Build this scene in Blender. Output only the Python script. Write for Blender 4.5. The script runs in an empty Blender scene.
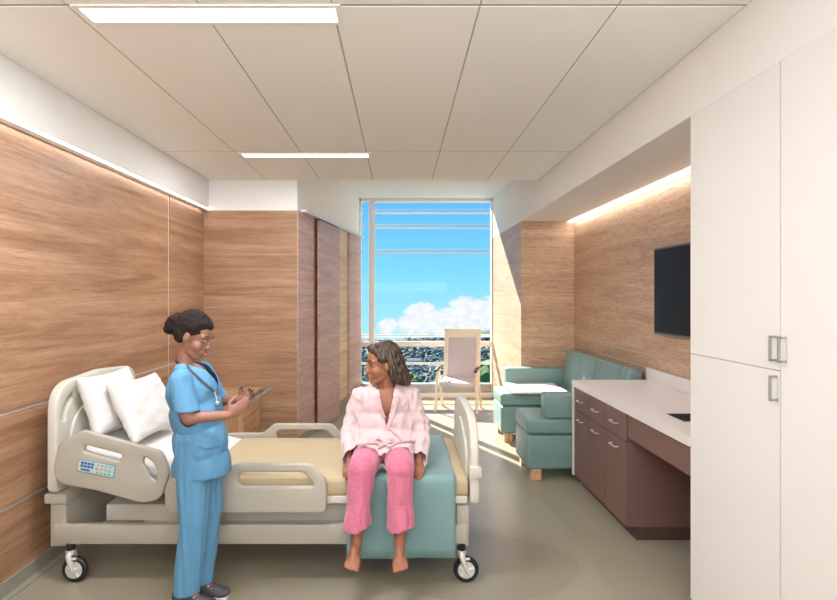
import bpy, bmesh, math, random
from mathutils import Vector, Matrix, noise
from math import pi, sin, cos, radians
S = bpy.context.scene
C = S.collection
R = random.Random(7)
# ------------------------------------------------------------------ camera
EYE = 1.6
F = 560.0
cam_d = bpy.data.cameras.new('camera')
cam = bpy.data.objects.new('camera', cam_d); C.objects.link(cam)
cam.location = (0, 0, EYE); cam.rotation_euler = (pi/2, 0, 0)
cam_d.sensor_width = 36.0; cam_d.lens = F/837*36.0
cam_d.shift_x = 18.5/837; cam_d.shift_y = -4/837
cam_d.clip_start = 0.05; cam_d.clip_end = 3000
S.camera = cam
S.view_settings.view_transform = 'Standard'; S.view_settings.look = 'None'
S.view_settings.gamma = 1.0; S.view_settings.use_curve_mapping = False
S.view_settings.exposure = 0.1
S.cycles.max_bounces = 8; S.cycles.transparent_max_bounces = 24
S.cycles.sample_clamp_indirect = 6.0
# ------------------------------------------------------------------ world: blue sky with low cumulus
def build_world():
    w = bpy.data.worlds.new('sky'); S.world = w; w.use_nodes = True
    nt = w.node_tree; N = nt.nodes; L = nt.links; N.clear()
    def m(op, a, b=None, c=None):
        n = N.new('ShaderNodeMath'); n.operation = op
        for i, v in enumerate((a, b, c)):
            if v is None: continue
            if isinstance(v, (int, float)): n.inputs[i].default_value = v
            else: L.new(v, n.inputs[i])
        return n.outputs[0]
    tc = N.new('ShaderNodeTexCoord'); sp = N.new('ShaderNodeSeparateXYZ'); L.new(tc.outputs['Generated'], sp.inputs[0])
    x, y, z = sp.outputs
    ay = m('MAXIMUM', m('ABSOLUTE', y), 0.15)
    u = m('DIVIDE', x, ay); v = m('DIVIDE', z, ay)
    ramp = N.new('ShaderNodeValToRGB'); L.new(m('MULTIPLY_ADD', v, 1.6, 0.35), ramp.inputs[0])
    e = ramp.color_ramp.elements
    def lin(c): return tuple((((k/255)+.055)/1.055)**2.4 if k > 10 else k/255/12.92 for k in c) + (1,)
    e[0].position = 0.2; e[0].color = lin((180, 240, 255))
    e[1].position = 0.64; e[1].color = lin((100, 184, 254))
    k = e.new(0.42); k.color = lin((130, 216, 255))
    cv = N.new('ShaderNodeCombineXYZ'); L.new(u, cv.inputs[0]); L.new(m('MULTIPLY', v, 1.25), cv.inputs[1])
    def nz(scale, det, off):
        n = N.new('ShaderNodeTexNoise'); n.inputs['Scale'].default_value = scale; n.inputs['Detail'].default_value = det
        n.inputs['Roughness'].default_value = 0.58
        a = N.new('ShaderNodeVectorMath'); a.operation = 'ADD'; L.new(cv.outputs[0], a.inputs[0]); a.inputs[1].default_value = (off, off*.7, 0)
        L.new(a.outputs[0], n.inputs['Vector']); return n.outputs[0]
    n1 = nz(38, 7, 3.1)
    blobs = [(.048, -.044, .042, .024), (.035, -.026, .026, .014), (.014, -.052, .02, .018), (-.02, -.055, .02, .014), (.095, -.036, .03, .016), (.118, -.024, .03, .024),
             (.148, -.030, .036, .027), (.165, -.022, .03, .02), (.09, -.03, .022, .01), (.072, -.058, .03, .009),
             (-.2, -.02, .09, .04), (.36, .02, .1, .04), (-.5, .05, .15, .05), (.62, -.01, .16, .05), (.05, -.022, .012, .01), (.135, -.05, .05, .01)]
    acc = None
    for (a, b, ra, rb) in blobs:
        du = m('DIVIDE', m('SUBTRACT', u, a), ra); dv = m('DIVIDE', m('SUBTRACT', v, b), rb)
        d = m('SUBTRACT', 1.0, m('ADD', m('MULTIPLY', du, du), m('MULTIPLY', dv, dv)))
        acc = d if acc is None else m('MAXIMUM', acc, d)
    mask = m('ADD', m('MAXIMUM', m('MULTIPLY', acc, 0.9), -1.3), m('MULTIPLY', m('SUBTRACT', n1, 0.5), 3.0))
    mr = N.new('ShaderNodeMapRange'); mr.interpolation_type = 'SMOOTHSTEP'; L.new(mask, mr.inputs[0]); mr.inputs[1].default_value = -.35; mr.inputs[2].default_value = .45
    shade = nz(70, 5, 9.0)
    cr = N.new('ShaderNodeMix'); cr.data_type = 'RGBA'; L.new(m('MULTIPLY_ADD', shade, 1.6, -.3), cr.inputs['Factor'])
    cr.inputs['A'].default_value = lin((222, 228, 246)); cr.inputs['B'].default_value = lin((255, 255, 255))
    mx = N.new('ShaderNodeMix'); mx.data_type = 'RGBA'
    L.new(mr.outputs[0], mx.inputs['Factor']); L.new(ramp.outputs[0], mx.inputs['A']); L.new(cr.outputs[2], mx.inputs['B'])
    bg = N.new('ShaderNodeBackground'); L.new(mx.outputs[2], bg.inputs[0]); bg.inputs[1].default_value = 1.05
    o = N.new('ShaderNodeOutputWorld'); L.new(bg.outputs[0], o.inputs[0])
build_world()
# ------------------------------------------------------------------ sun
sd = bpy.data.lights.new('sun', 'SUN'); sd.energy = 20.0; sd.angle = radians(.6); sd.color = (1, .94, .86)
sun = bpy.data.objects.new('sun', sd); C.objects.link(sun)
sun.rotation_euler = Vector((.47, -1, -.74)).to_track_quat('-Z', 'Y').to_euler()
sun.location = (-4, 16, 9)
# ------------------------------------------------------------------ room lamps (the light of each ceiling fixture and of the two cove strips, plus added unseen fill lamps)
P_CEIL, P_COVE = 30.0, 13.0
def area(name, loc, sx, sy, power, rot=(0, 0, 0), col=(.92, .96, 1)):
    d = bpy.data.lights.new(name, 'AREA'); d.shape = 'RECTANGLE'; d.size = sx; d.size_y = sy; d.energy = power; d.color = col
    o = bpy.data.objects.new(name, d); C.objects.link(o); o.location = loc; o.rotation_euler = rot
    return o
CEIL_LAMPS = [(-.82, 2.465, P_CEIL*1.5), (-.82, 4.93, P_CEIL), (-.82, 0.1, P_CEIL*.35), (.55, 0.1, P_CEIL*.6)]  # last two are added fill lamps over the camera, out of view
for (x, y, p) in CEIL_LAMPS:
    area('ceiling_lamp_light', (x, y, 2.82), 1.06, .10, p)
area('fill_light', (.0, -1.45, 2.0), 3.2, 1.0, 200, (pi/2+radians(60), 0, 0), (.87, .94, 1))  # added unseen fill behind the camera, tilted up to brighten the ceiling
area('cove_light_left', (-2.07, 2.4, 2.516), .035, 7.0, P_COVE, (0, radians(-14), 0))
area('cove_light_right', (2.09, 4.86, 2.50), .05, 3.9, P_COVE*.55, (0, radians(14), 0))
# ------------------------------------------------------------------ colour and material helpers
def lin(c):
    out = []
    for k in c[:3]:
        k = k/255.0
        out.append(k/12.92 if k <= .04045 else ((k+.055)/1.055)**2.4)
    return (*out, 1.0)
MATS = {}
def mat(name, col, rough=.5, metal=0, spec=.5, bump=0, bscale=60, var=0, vscale=4, coat=0, sheen=0, emit=None, estr=0, alpha=None, stretch=(1, 1, 1)):
    if name in MATS: return MATS[name]
    m = bpy.data.materials.new(name); m.use_nodes = True
    nt = m.node_tree; N = nt.nodes; L = nt.links; b = N['Principled BSDF']
    b.inputs['Base Color'].default_value = lin(col); b.inputs['Roughness'].default_value = rough
    b.inputs['Metallic'].default_value = metal; b.inputs['Specular IOR Level'].default_value = spec
    b.inputs['Coat Weight'].default_value = coat
    if sheen: b.inputs['Sheen Weight'].default_value = sheen
    if emit: b.inputs['Emission Color'].default_value = lin(emit); b.inputs['Emission Strength'].default_value = estr
    if alpha is not None: b.inputs['Alpha'].default_value = alpha
    tc = N.new('ShaderNodeTexCoord'); mp = N.new('ShaderNodeMapping'); mp.inputs['Scale'].default_value = stretch
    L.new(tc.outputs['Object'], mp.inputs[0])
    if var or bump:
        n = N.new('ShaderNodeTexNoise'); n.inputs['Scale'].default_value = vscale; n.inputs['Detail'].default_value = 6
        L.new(mp.outputs[0], n.inputs['Vector'])
        mx = N.new('ShaderNodeMix'); mx.data_type = 'RGBA'; L.new(n.outputs[0], mx.inputs['Factor'])
        c = lin(col); mx.inputs['A'].default_value = tuple(max(0, k*(1-var)) for k in c[:3])+(1,); mx.inputs['B'].default_value = tuple(min(1, k*(1+var)) for k in c[:3])+(1,)
        L.new(mx.outputs[2], b.inputs['Base Color'])
    if bump:
        n = N.new('ShaderNodeTexNoise'); n.inputs['Scale'].default_value = bscale; n.inputs['Detail'].default_value = 4
        L.new(mp.outputs[0], n.inputs['Vector'])
        bp = N.new('ShaderNodeBump'); bp.inputs['Strength'].default_value = bump; bp.inputs['Distance'].default_value = .01
        L.new(n.outputs[0], bp.inputs['Height']); L.new(bp.outputs[0], b.inputs['Normal'])
    MATS[name] = m; return m
def wood(name, c_dark, c_mid, c_light, axis='Z', rough=.42, zs=9.0, along=.55, fleck=.25, off=0.0):
    if name in MATS: return MATS[name]
    m = bpy.data.materials.new(name); m.use_nodes = True
    nt = m.node_tree; N = nt.nodes; L = nt.links; b = N['Principled BSDF']
    b.inputs['Roughness'].default_value = rough; b.inputs['Specular IOR Level'].default_value = .35
    g = N.new('ShaderNodeNewGeometry')
    def mp(sc, o=0.0):
        k = N.new('ShaderNodeMapping'); k.inputs['Scale'].default_value = sc; k.inputs['Location'].default_value = (off+o, off*1.7, off*.3+o)
        L.new(g.outputs['Position'], k.inputs[0]); return k.outputs[0]
    def sc(a, c): return {'Z': (a, a, c), 'X': (c, a, a), 'Y': (a, c, a)}[axis]
    def noise_(v, s, d, dist=0, r=.55):
        n = N.new('ShaderNodeTexNoise'); n.inputs['Scale'].default_value = s; n.inputs['Detail'].default_value = d
        n.inputs['Distortion'].default_value = dist; n.inputs['Roughness'].default_value = r; L.new(v, n.inputs['Vector']); return n.outputs[0]
    broad = noise_(mp(sc(along, zs)), 1.0, 7, .9, .6)
    fine = noise_(mp(sc(3.0, 90.0), 2.0), 1.0, 5, .2)
    fl = noise_(mp(sc(14.0, 120.0), 5.0), 1.0, 2)
    ramp = N.new('ShaderNodeValToRGB'); e = ramp.color_ramp.elements
    e[0].position = .34; e[0].color = lin(c_dark); e[1].position = .66; e[1].color = lin(c_light)
    q = e.new(.5); q.color = lin(c_mid)
    L.new(broad, ramp.inputs[0])
    mx = N.new('ShaderNodeMix'); mx.data_type = 'RGBA'; mx.blend_type = 'OVERLAY'; mx.inputs['Factor'].default_value = .45
    L.new(ramp.outputs[0], mx.inputs['A'])
    cr = N.new('ShaderNodeMapRange'); L.new(fine, cr.inputs[0]); cr.inputs[1].default_value = .3; cr.inputs[2].default_value = .7; cr.inputs[3].default_value = .3; cr.inputs[4].default_value = .62
    L.new(cr.outputs[0], mx.inputs['B'])
    m2 = N.new('ShaderNodeMix'); m2.data_type = 'RGBA'; m2.blend_type = 'MULTIPLY'; m2.inputs['Factor'].default_value = fleck
    L.new(mx.outputs[2], m2.inputs['A'])
    c2 = N.new('ShaderNodeMapRange'); L.new(fl, c2.inputs[0]); c2.inputs[1].default_value = .35; c2.inputs[2].default_value = .5; c2.inputs[3].default_value = .45; c2.inputs[4].default_value = 1
    L.new(c2.outputs[0], m2.inputs['B']); L.new(m2.outputs[2], b.inputs['Base Color'])
    MATS[name] = m; return m
M_WOOD = wood('oak_panel', (150, 109, 80), (174, 132, 101), (190, 150, 118))
M_WOODB = wood('oak_panel_back', (150, 112, 84), (172, 132, 102), (188, 150, 120), off=3.3)
M_WOODR = wood('oak_panel_speckled', (186, 150, 120), (200, 164, 134), (212, 178, 148), fleck=.5, off=7.7)
M_WOODP = wood('rosy_oak_panel', (184, 146, 132), (196, 158, 144), (206, 172, 156), fleck=.5, off=1.7)
M_WOODL = wood('pale_oak', (198, 168, 128), (214, 186, 148), (226, 202, 166), off=5.1)
M_FURN = wood('honey_oak', (176, 132, 92), (200, 158, 116), (216, 178, 138), axis='X', zs=12, off=9.1)
M_LEG = wood('beech', (196, 150, 106), (212, 170, 126), (224, 186, 146), axis='X', zs=14, off=4.1)
M_CREAM = mat('cream_wood', (238, 226, 206), .5)
M_WHITE = mat('white_paint', (238, 235, 232), .6, var=.01, vscale=3)
M_CEIL = mat('ceiling_tile', (240, 237, 231), .8, bump=.05, bscale=300)
M_GAP = mat('tile_gap', (176, 170, 160), .8)
M_LAM = mat('white_laminate', (233, 229, 225), .6)
M_LAM2 = mat('white_laminate_door', (233, 229, 225), .55)
M_SOLID = mat('white_solid_surface', (230, 222, 218), .3, var=.01)
M_BROWN = mat('brown_laminate', (120, 90, 82), .4, var=.03, vscale=6)
M_BROWND = mat('brown_laminate_darkened', (84, 62, 56), .45)
M_TEAL = mat('teal_vinyl', (120, 148, 144), .38, spec=.45, var=.03, vscale=5)
M_TEALB = mat('teal_cotton', (116, 148, 148), .7, bump=.12, bscale=240, var=.03, sheen=.2)
M_TAN = mat('tan_blanket', (186, 166, 134), .8, bump=.08, bscale=260, var=.02)
M_SHEET = mat('white_sheet', (224, 221, 218), .8, bump=.06, bscale=40)
M_PILLOW = mat('white_pillowcase', (224, 220, 217), .8, bump=.08, bscale=24)
M_BED = mat('putty_plastic', (174, 167, 154), .42, spec=.4)
M_BEDL = mat('light_putty_plastic', (206, 200, 188), .42, spec=.4)
M_BEDD = mat('taupe_steel', (176, 166, 152), .45)
M_DARK = mat('dark_mechanism', (44, 40, 38), .6)
M_RUB = mat('black_rubber', (26, 26, 28), .5)
M_CHR = mat('brushed_metal', (206, 206, 206), .35, metal=.45)
M_ALU = mat('satin_aluminium', (216, 212, 206), .4, metal=.3)
M_WIN = mat('white_window_metal', (236, 230, 222), .4)
M_GREY = mat('grey_sill', (168, 168, 168), .5)
M_BASE = mat('sage_vinyl_base', (150, 146, 130), .5)
M_HND = mat('grey_pull_metal', (160, 156, 150), .4, metal=.3)
M_TV = mat('tv_black', (20, 15, 16), .3, spec=.08)
M_TVF = mat('tv_frame', (70, 70, 74), .35, metal=.3)
M_SKIN_D = mat('brown_skin', (150, 104, 86), .5, var=.05, vscale=20)
M_SKIN_L = mat('tan_skin', (152, 98, 72), .5, var=.05, vscale=20)
M_LIP = mat('lips', (176, 96, 92), .4)
M_EYE = mat('eye_white', (205, 196, 190), .3)
M_IRIS = mat('dark_iris', (40, 28, 22), .2)
M_TEETH = mat('teeth', (240, 236, 230), .3)
M_LENS = mat('light_lens', (255, 255, 255), .5, emit=(255, 253, 248), estr=3.0)
M_LENSW = mat('warm_light_strip', (255, 246, 230), .5, emit=(255, 246, 232), estr=4.0)
# floor: polished resilient sheet with large tone-on-tone arcs
def floor_mat():
    m = bpy.data.materials.new('resilient_floor'); m.use_nodes = True
    nt = m.node_tree; N = nt.nodes; L = nt.links; b = N['Principled BSDF']
    b.inputs['Roughness'].default_value = .28; b.inputs['Specular IOR Level'].default_value = .35
    g = N.new('ShaderNodeNewGeometry')
    def disc(cx, cy, rx, ry):
        mp = N.new('ShaderNodeMapping'); mp.vector_type = 'TEXTURE'; mp.inputs['Location'].default_value = (cx, cy, 0); mp.inputs['Scale'].default_value = (rx, ry, 1e3)
        L.new(g.outputs['Position'], mp.inputs[0])
        ln = N.new('ShaderNodeVectorMath'); ln.operation = 'LENGTH'; L.new(mp.outputs[0], ln.inputs[0])
        c = N.new('ShaderNodeMath'); c.operation = 'LESS_THAN'; c.inputs[1].default_value = 1; L.new(ln.outputs['Value'], c.inputs[0]); return c.outputs[0]
    n = N.new('ShaderNodeTexNoise'); n.inputs['Scale'].default_value = 1.3; n.inputs['Detail'].default_value = 5; L.new(g.outputs['Position'], n.inputs['Vector'])
    mx = N.new('ShaderNodeMix'); mx.data_type = 'RGBA'; L.new(n.outputs[0], mx.inputs['Factor'])
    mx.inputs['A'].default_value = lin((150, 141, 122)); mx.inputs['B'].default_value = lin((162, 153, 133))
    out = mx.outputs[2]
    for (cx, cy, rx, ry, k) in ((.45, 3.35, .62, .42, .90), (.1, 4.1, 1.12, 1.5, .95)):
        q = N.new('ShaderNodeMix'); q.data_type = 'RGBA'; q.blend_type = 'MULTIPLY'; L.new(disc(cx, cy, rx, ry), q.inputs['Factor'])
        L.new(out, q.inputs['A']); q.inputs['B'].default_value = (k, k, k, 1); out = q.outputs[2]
    L.new(out, b.inputs['Base Color'])
    return m
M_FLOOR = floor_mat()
def glass_mat():
    m = bpy.data.materials.new('window_glass'); m.use_nodes = True
    nt = m.node_tree; N = nt.nodes; L = nt.links; N.clear()
    t = N.new('ShaderNodeBsdfTransparent'); t.inputs[0].default_value = (.97, .98, .98, 1)
    gl = N.new('ShaderNodeBsdfGlossy'); gl.inputs['Roughness'].default_value = .02
    mx = N.new('ShaderNodeMixShader'); mx.inputs[0].default_value = .002
    L.new(t.outputs[0], mx.inputs[1]); L.new(gl.outputs[0], mx.inputs[2])
    o = N.new('ShaderNodeOutputMaterial'); L.new(mx.outputs[0], o.inputs[0]); return m
M_GLASS = glass_mat()
# ------------------------------------------------------------------ mesh helpers (everything is given in world coordinates)
def wloc(p):
    v = Vector((0, 0, 0))
    while p is not None: v += p.location; p = p.parent
    return v
def link_mesh(name, me, m, parent=None, smooth=False, sharp=35):
    ms = m if isinstance(m, (list, tuple)) else [m]
    for k in ms:
        if len(me.materials) < len(ms): me.materials.append(k)
    o = bpy.data.objects.new(name, me); C.objects.link(o)
    if parent is not None:
        me.transform(Matrix.Translation(-wloc(parent))); o.parent = parent
    else:
        vs = [v.co for v in me.vertices]
        c = Vector(((min(v.x for v in vs)+max(v.x for v in vs))/2, (min(v.y for v in vs)+max(v.y for v in vs))/2, min(v.z for v in vs)))
        me.transform(Matrix.Translation(-c)); o.location = c
    if smooth:
        me.polygons.foreach_set('use_smooth', [True]*len(me.polygons))
        if sharp and sharp < 180: me.set_sharp_from_angle(angle=radians(sharp))
    me.update(); return o
def obj(name, bm, m, parent=None, smooth=False, sharp=35):
    me = bpy.data.meshes.new(name); bmesh.ops.recalc_face_normals(bm, faces=bm.faces) if smooth != 'keep' else None
    bm.to_mesh(me); bm.free(); return link_mesh(name, me, m, parent, bool(smooth), sharp)
def props(o, label=None, cat=None, group=None, kind=None):
    if label: o['label'] = label
    if cat: o['category'] = cat
    if group: o['group'] = group
    if kind: o['kind'] = kind
    return o
def struct(name, bm, m, **k):
    o = obj(name, bm, m, **k); o['kind'] = 'structure'; return o
def thing(name, loc, label, cat, group=None):
    o = bpy.data.objects.new(name, None); C.objects.link(o); o.location = loc; o.empty_display_size = .1
    return props(o, label, cat, group)
def B(): return bmesh.new()
def box(bm, x0, x1, y0, y1, z0, z1, r=0, seg=2, mi=0, mtx=None):
    t = bmesh.new(); bmesh.ops.create_cube(t, size=1)
    for v in t.verts: v.co = Vector(((x0+x1)/2+v.co.x*(x1-x0), (y0+y1)/2+v.co.y*(y1-y0), (z0+z1)/2+v.co.z*(z1-z0)))
    if r: bmesh.ops.bevel(t, geom=t.edges[:], offset=r, segments=seg, affect='EDGES', profile=.5, clamp_overlap=True)
    join(bm, t, mi, mtx); return bm
def join(bm, t, mi=0, mtx=None):
    if mtx is not None: bmesh.ops.transform(t, matrix=mtx, verts=t.verts)
    vm = {v: bm.verts.new(v.co) for v in t.verts}
    for f in t.faces:
        try: n = bm.faces.new([vm[v] for v in f.verts]); n.material_index = mi; n.smooth = f.smooth
        except ValueError: pass
    t.free()
def prism(bm, pts, z0, z1, mi=0):
    lo = [bm.verts.new((x, y, z0)) for x, y in pts]; hi = [bm.verts.new((x, y, z1)) for x, y in pts]
    n = len(pts)
    for i in range(n): bm.faces.new([lo[i], lo[(i+1) % n], hi[(i+1) % n], hi[i]]).material_index = mi
    bm.faces.new(lo[::-1]).material_index = mi; bm.faces.new(hi).material_index = mi
def tube(bm, pts, r, n=12, caps=True, mi=0, flat=1.0):
    pts = [Vector(p) for p in pts]; rs = r if isinstance(r, (list, tuple)) else [r]*len(pts)
    rings = []; up = None
    for i, p in enumerate(pts):
        a = pts[max(i-1, 0)]; b = pts[min(i+1, len(pts)-1)]; d = (b-a).normalized()
        if up is None: up = Vector((0, 0, 1)) if abs(d.z) < .9 else Vector((0, 1, 0))
        s = d.cross(up).normalized(); u = s.cross(d).normalized(); up = u
        rings.append([bm.verts.new(p+s*cos(2*pi*k/n)*rs[i]+u*sin(2*pi*k/n)*rs[i]*flat) for k in range(n)])
    for a, b in zip(rings, rings[1:]):
        for k in range(n): bm.faces.new([a[k], a[(k+1) % n], b[(k+1) % n], b[k]]).material_index = mi
    if caps: bm.faces.new(rings[0][::-1]).material_index = mi; bm.faces.new(rings[-1]).material_index = mi
def lathe(bm, prof, c, axis='Z', n=32, mi=0):
    c = Vector(c); rings = []
    for (r, h) in prof:
        ring = []
        for k in range(n):
            a = 2*pi*k/n; q = (r*cos(a), r*sin(a), h)
            if axis == 'Y': q = (q[0], q[2], q[1])
            if axis == 'X': q = (q[2], q[0], q[1])
            ring.append(bm.verts.new(c+Vector(q)))
        rings.append(ring)
    for a, b in zip(rings, rings[1:]):
        for k in range(n): bm.faces.new([a[k], a[(k+1) % n], b[(k+1) % n], b[k]]).material_index = mi
    bm.faces.new(rings[0][::-1]).material_index = mi; bm.faces.new(rings[-1]).material_index = mi
def fillet(pts, rad, seg=7):
    out = []; n = len(pts)
    for i, p in enumerate(pts):
        r = rad[i] if isinstance(rad, (list, tuple)) else rad
        p = Vector(p); a = Vector(pts[i-1])-p; b = Vector(pts[(i+1) % n])-p
        if r <= 0: out.append(tuple(p)); continue
        la, lb = a.length, b.length; a.normalize(); b.normalize()
        ang = a.angle(b); t = min(r/math.tan(ang/2), la*.49, lb*.49)
        p0 = p+a*t; p1 = p+b*t
        for k in range(seg+1):
            s = k/seg; out.append(tuple(p0*(1-s)**2+p*2*s*(1-s)+p1*s*s))
    return out
def plate(name, outer, holes, thick, bevel, origin, ex, ey, m, parent, smooth=True):
    """flat plate with holes: outline in 2D, thickness along ex x ey, centred on the origin plane"""
    cu = bpy.data.curves.new('tmp', 'CURVE'); cu.dimensions = '2D'; cu.fill_mode = 'BOTH'
    cu.extrude = max(thick/2-bevel, .0005); cu.bevel_depth = bevel; cu.bevel_resolution = 3; cu.offset = -bevel
    for ring in [outer]+list(holes):
        sp = cu.splines.new('POLY'); sp.points.add(len(ring)-1); sp.use_cyclic_u = True
        for q, (x, y) in zip(sp.points, ring): q.co = (x, y, 0, 1)
    o = bpy.data.objects.new('tmp', cu); C.objects.link(o)
    me = bpy.data.meshes.new_from_object(o.evaluated_get(bpy.context.evaluated_depsgraph_get()))
    bpy.data.objects.remove(o); bpy.data.curves.remove(cu)
    ex = Vector(ex).normalized(); ey = Vector(ey).normalized(); ez = ex.cross(ey)
    mt = Matrix((ex, ey, ez)).transposed().to_4x4(); mt.translation = Vector(origin)
    me.transform(mt); me.materials.clear(); me.name = name
    bm = B(); bm.from_mesh(me); bmesh.ops.remove_doubles(bm, verts=bm.verts, dist=.0003)
    return obj(name, bm, m, parent, smooth, 40)
def copy_tree(o, loc=None, parent=None):
    c = o.copy(); C.objects.link(c); c.parent = parent
    if loc is not None: c.location = loc
    for ch in list(o.children): copy_tree(ch, None, c)
    return c
# organic surfaces: tapered capsules and ellipsoids fused by a voxel remesh into one continuous skin
def cap(p0, r0, p1, r1, fl=None): return ('c', Vector(p0), r0, Vector(p1), r1, fl)
def ell(c, r, rot=None): return ('e', Vector(c), r, rot)
def chain(pts, rs): return [cap(pts[i], rs[i], pts[i+1], rs[i+1]) for i in range(len(pts)-1)]
def organic(name, prims, vox, m, parent, smooth=4, cut=None, disp=None, solid=0, paint=None, relax=.5, sub=0):
    bm = B()
    for p in prims:
        t = bmesh.new()
        if p[0] == 'e':
            bmesh.ops.create_uvsphere(t, u_segments=24, v_segments=16, radius=1)
            mt = Matrix.Translation(p[1]) @ (p[3].to_matrix().to_4x4() if p[3] is not None else Matrix.Identity(4)) @ Matrix.Diagonal((*p[2], 1))
            bmesh.ops.transform(t, matrix=mt, verts=t.verts)
        else:
            _, a, ra, b, rb, fl = p
            d = b-a; L = max(d.length, 1e-5); z = d/L
            x = z.orthogonal().normalized(); y = z.cross(x)
            if fl: x = Vector(fl[0]); x = (x-z*x.dot(z)).normalized(); y = z.cross(x)
            f = fl[1] if fl else 1.0
            rings = []; n = 18; prof = []
            for k in range(0, 6): an = pi/2*(k/6); prof.append((ra*sin(an), -ra*cos(an)))
            for k in range(0, 7): an = pi/2*(k/6); prof.append((rb*cos(an), L+rb*sin(an)))
            prof[0] = (ra*.02, -ra); prof[-1] = (rb*.02, L+rb)
            for (rr, h) in prof: rings.append([t.verts.new(a+z*h+x*cos(2*pi*k/n)*rr*f+y*sin(2*pi*k/n)*rr) for k in range(n)])
            for q, w in zip(rings, rings[1:]):
                for k in range(n): t.faces.new([q[k], q[(k+1) % n], w[(k+1) % n], w[k]])
            t.faces.new(rings[0][::-1]); t.faces.new(rings[-1])
        bmesh.ops.recalc_face_normals(t, faces=t.faces)
        join(bm, t)
    me = bpy.data.meshes.new('tmp'); bm.to_mesh(me); bm.free()
    o = bpy.data.objects.new('tmp', me); C.objects.link(o)
    md = o.modifiers.new('r', 'REMESH'); md.mode = 'VOXEL'; md.voxel_size = vox; md.adaptivity = 0
    sm = o.modifiers.new('s', 'SMOOTH'); sm.factor = relax; sm.iterations = smooth
    me2 = bpy.data.meshes.new_from_object(o.evaluated_get(bpy.context.evaluated_depsgraph_get()))
    bpy.data.objects.remove(o); bpy.data.meshes.remove(me)
    me2.name = name; me2.materials.clear()
    if disp:
        me2.update(); nn = [v.normal.copy() for v in me2.vertices]
        for v, nr in zip(me2.vertices, nn): v.co = v.co + disp(v.co, nr)
    if cut:
        bm = B(); bm.from_mesh(me2)
        bmesh.ops.delete(bm, geom=[f for f in bm.faces if cut(f.calc_center_median())], context='FACES')
        # keep big islands only, straighten nothing else
        bmesh.ops.delete(bm, geom=[v for v in bm.verts if not v.link_faces], context='VERTS')
        bm.to_mesh(me2); bm.free()
    ms = m if isinstance(m, (list, tuple)) else [m]
    ob = link_mesh(name, me2, ms, parent, True, 0)
    if paint:
        off = wloc(parent) if parent is not None else ob.location
        for f in me2.polygons: f.material_index = paint(f.center+off)
    if solid:
        sd_ = ob.modifiers.new('thickness', 'SOLIDIFY'); sd_.thickness = solid; sd_.offset = -1
    return ob
# ================================================================== SETTING
ZC, ZD = 2.84, 2.515           # ceiling, underside of the bulkheads
XL, XLB, XR, XRN = -2.10, -2.046, 1.48, 2.135
YB, YW, YN, YK = 5.99, 8.82, 6.87, -1.6
WL, WR, ZW = -.646, 1.465, 3.14
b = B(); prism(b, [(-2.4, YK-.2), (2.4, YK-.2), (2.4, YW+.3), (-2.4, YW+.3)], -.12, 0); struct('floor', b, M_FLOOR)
# ceiling planks (long lay-in tiles with thin dark joints)
b = B()
box(b, -2.4, 2.4, YK-.2, YB, ZC+.003, ZC+.10, mi=1)
cols = [-2.046, -1.422, -.856, -.289, .342, .93, XR]
rows = [YK, -.04, 2.39, 4.815, YB]
for i in range(len(cols)-1):
    for j in range(len(rows)-1):
        box(b, cols[i]+.0045, cols[i+1]-.0045, rows[j]+.011, rows[j+1]-(.011 if j < 3 else 0), ZC, ZC+.005, mi=0)
struct('ceiling', b, [M_CEIL, M_GAP])
b = B(); prism(b, [(-2.4, YB), (2.4, YB), (2.4, YW+.3), (-2.4, YW+.3)], ZW, ZW+.1); box(b, -2.4, 2.4, YB-.02, YB, ZC+.1, ZW+.1); struct('ceiling_alcove', b, M_WHITE)
# left wall: oak panelling with recessed seams
b = B(); seams_z = [.465, .975]; zs_ = [0, .465, .975, ZD+.1]; ys_ = [YK, 5.09, YB+.02]
box(b, XL-.12, XL-.008, YK, YB, 0, ZC, mi=1)
for i in range(3):
    for j in range(2):
        box(b, XL-.01, XL, ys_[j]+(.018 if j else 0), ys_[j+1]-(.018 if j == 0 else 0), zs_[i]+(.009 if i else 0), zs_[i+1]-(.009 if i < 2 else 0), mi=0)
struct('wall_left', b, [M_WOOD, M_ALU])
b = B(); box(b, -2.25, XLB, YK, YB, ZD, ZC+.02); struct('wall_left_bulkhead', b, M_WHITE)
# back: wood closet volume with the white bulkhead over it; its side runs back to the window
prof = [(XL-.1, YB), (-1.10, YB), (WL, YW), (WL, YW+.25), (XL-.1, YW+.25)]
b = B(); prism(b, prof, 0, ZD); struct('wall_closet', b, M_WOODB)
b = B(); prism(b, prof, ZD, ZW); struct('wall_closet_bulkhead', b, M_WHITE)
A_, B_ = Vector((-1.10, YB, 0)), Vector((WL, YW, 0)); dv = (B_-A_); Lw = dv.length; dv.normalize(); nv = Vector((dv.y, -dv.x, 0))
def side_panel(bm, t0, t1, n0, n1, z0, z1, mi=0):
    p = [A_+dv*Lw*t0+nv*n0, A_+dv*Lw*t1+nv*n0, A_+dv*Lw*t1+nv*n1, A_+dv*Lw*t0+nv*n1]
    prism(bm, [(q.x, q.y) for q in p], z0, z1, mi)
b = B(); side_panel(b, .0, .19, -.02, .012, 0, ZD-.003); struct('trim_1', b, M_WOODP)
b = B(); side_panel(b, .50, .7385, -.02, .008, .16, ZD-.003); struct('trim_2', b, M_WOODL)
b = B(); side_panel(b, .7385, .998, -.02, .035, 0, ZD-.003); struct('trim_3', b, M_WOODP)
d1 = thing('door_1', tuple(A_+dv*Lw*.38+nv*.05), None, None); d1['kind'] = 'structure'
b = B(); side_panel(b, .2158, .525, .03, .06, .015, ZD-.02); obj('door_slab', b, M_WOODP, d1)
b = B(); side_panel(b, .03, 1.0, .01, .075, ZD-.006, ZD+.022); obj('sliding_track', b, M_ALU, d1)
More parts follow.
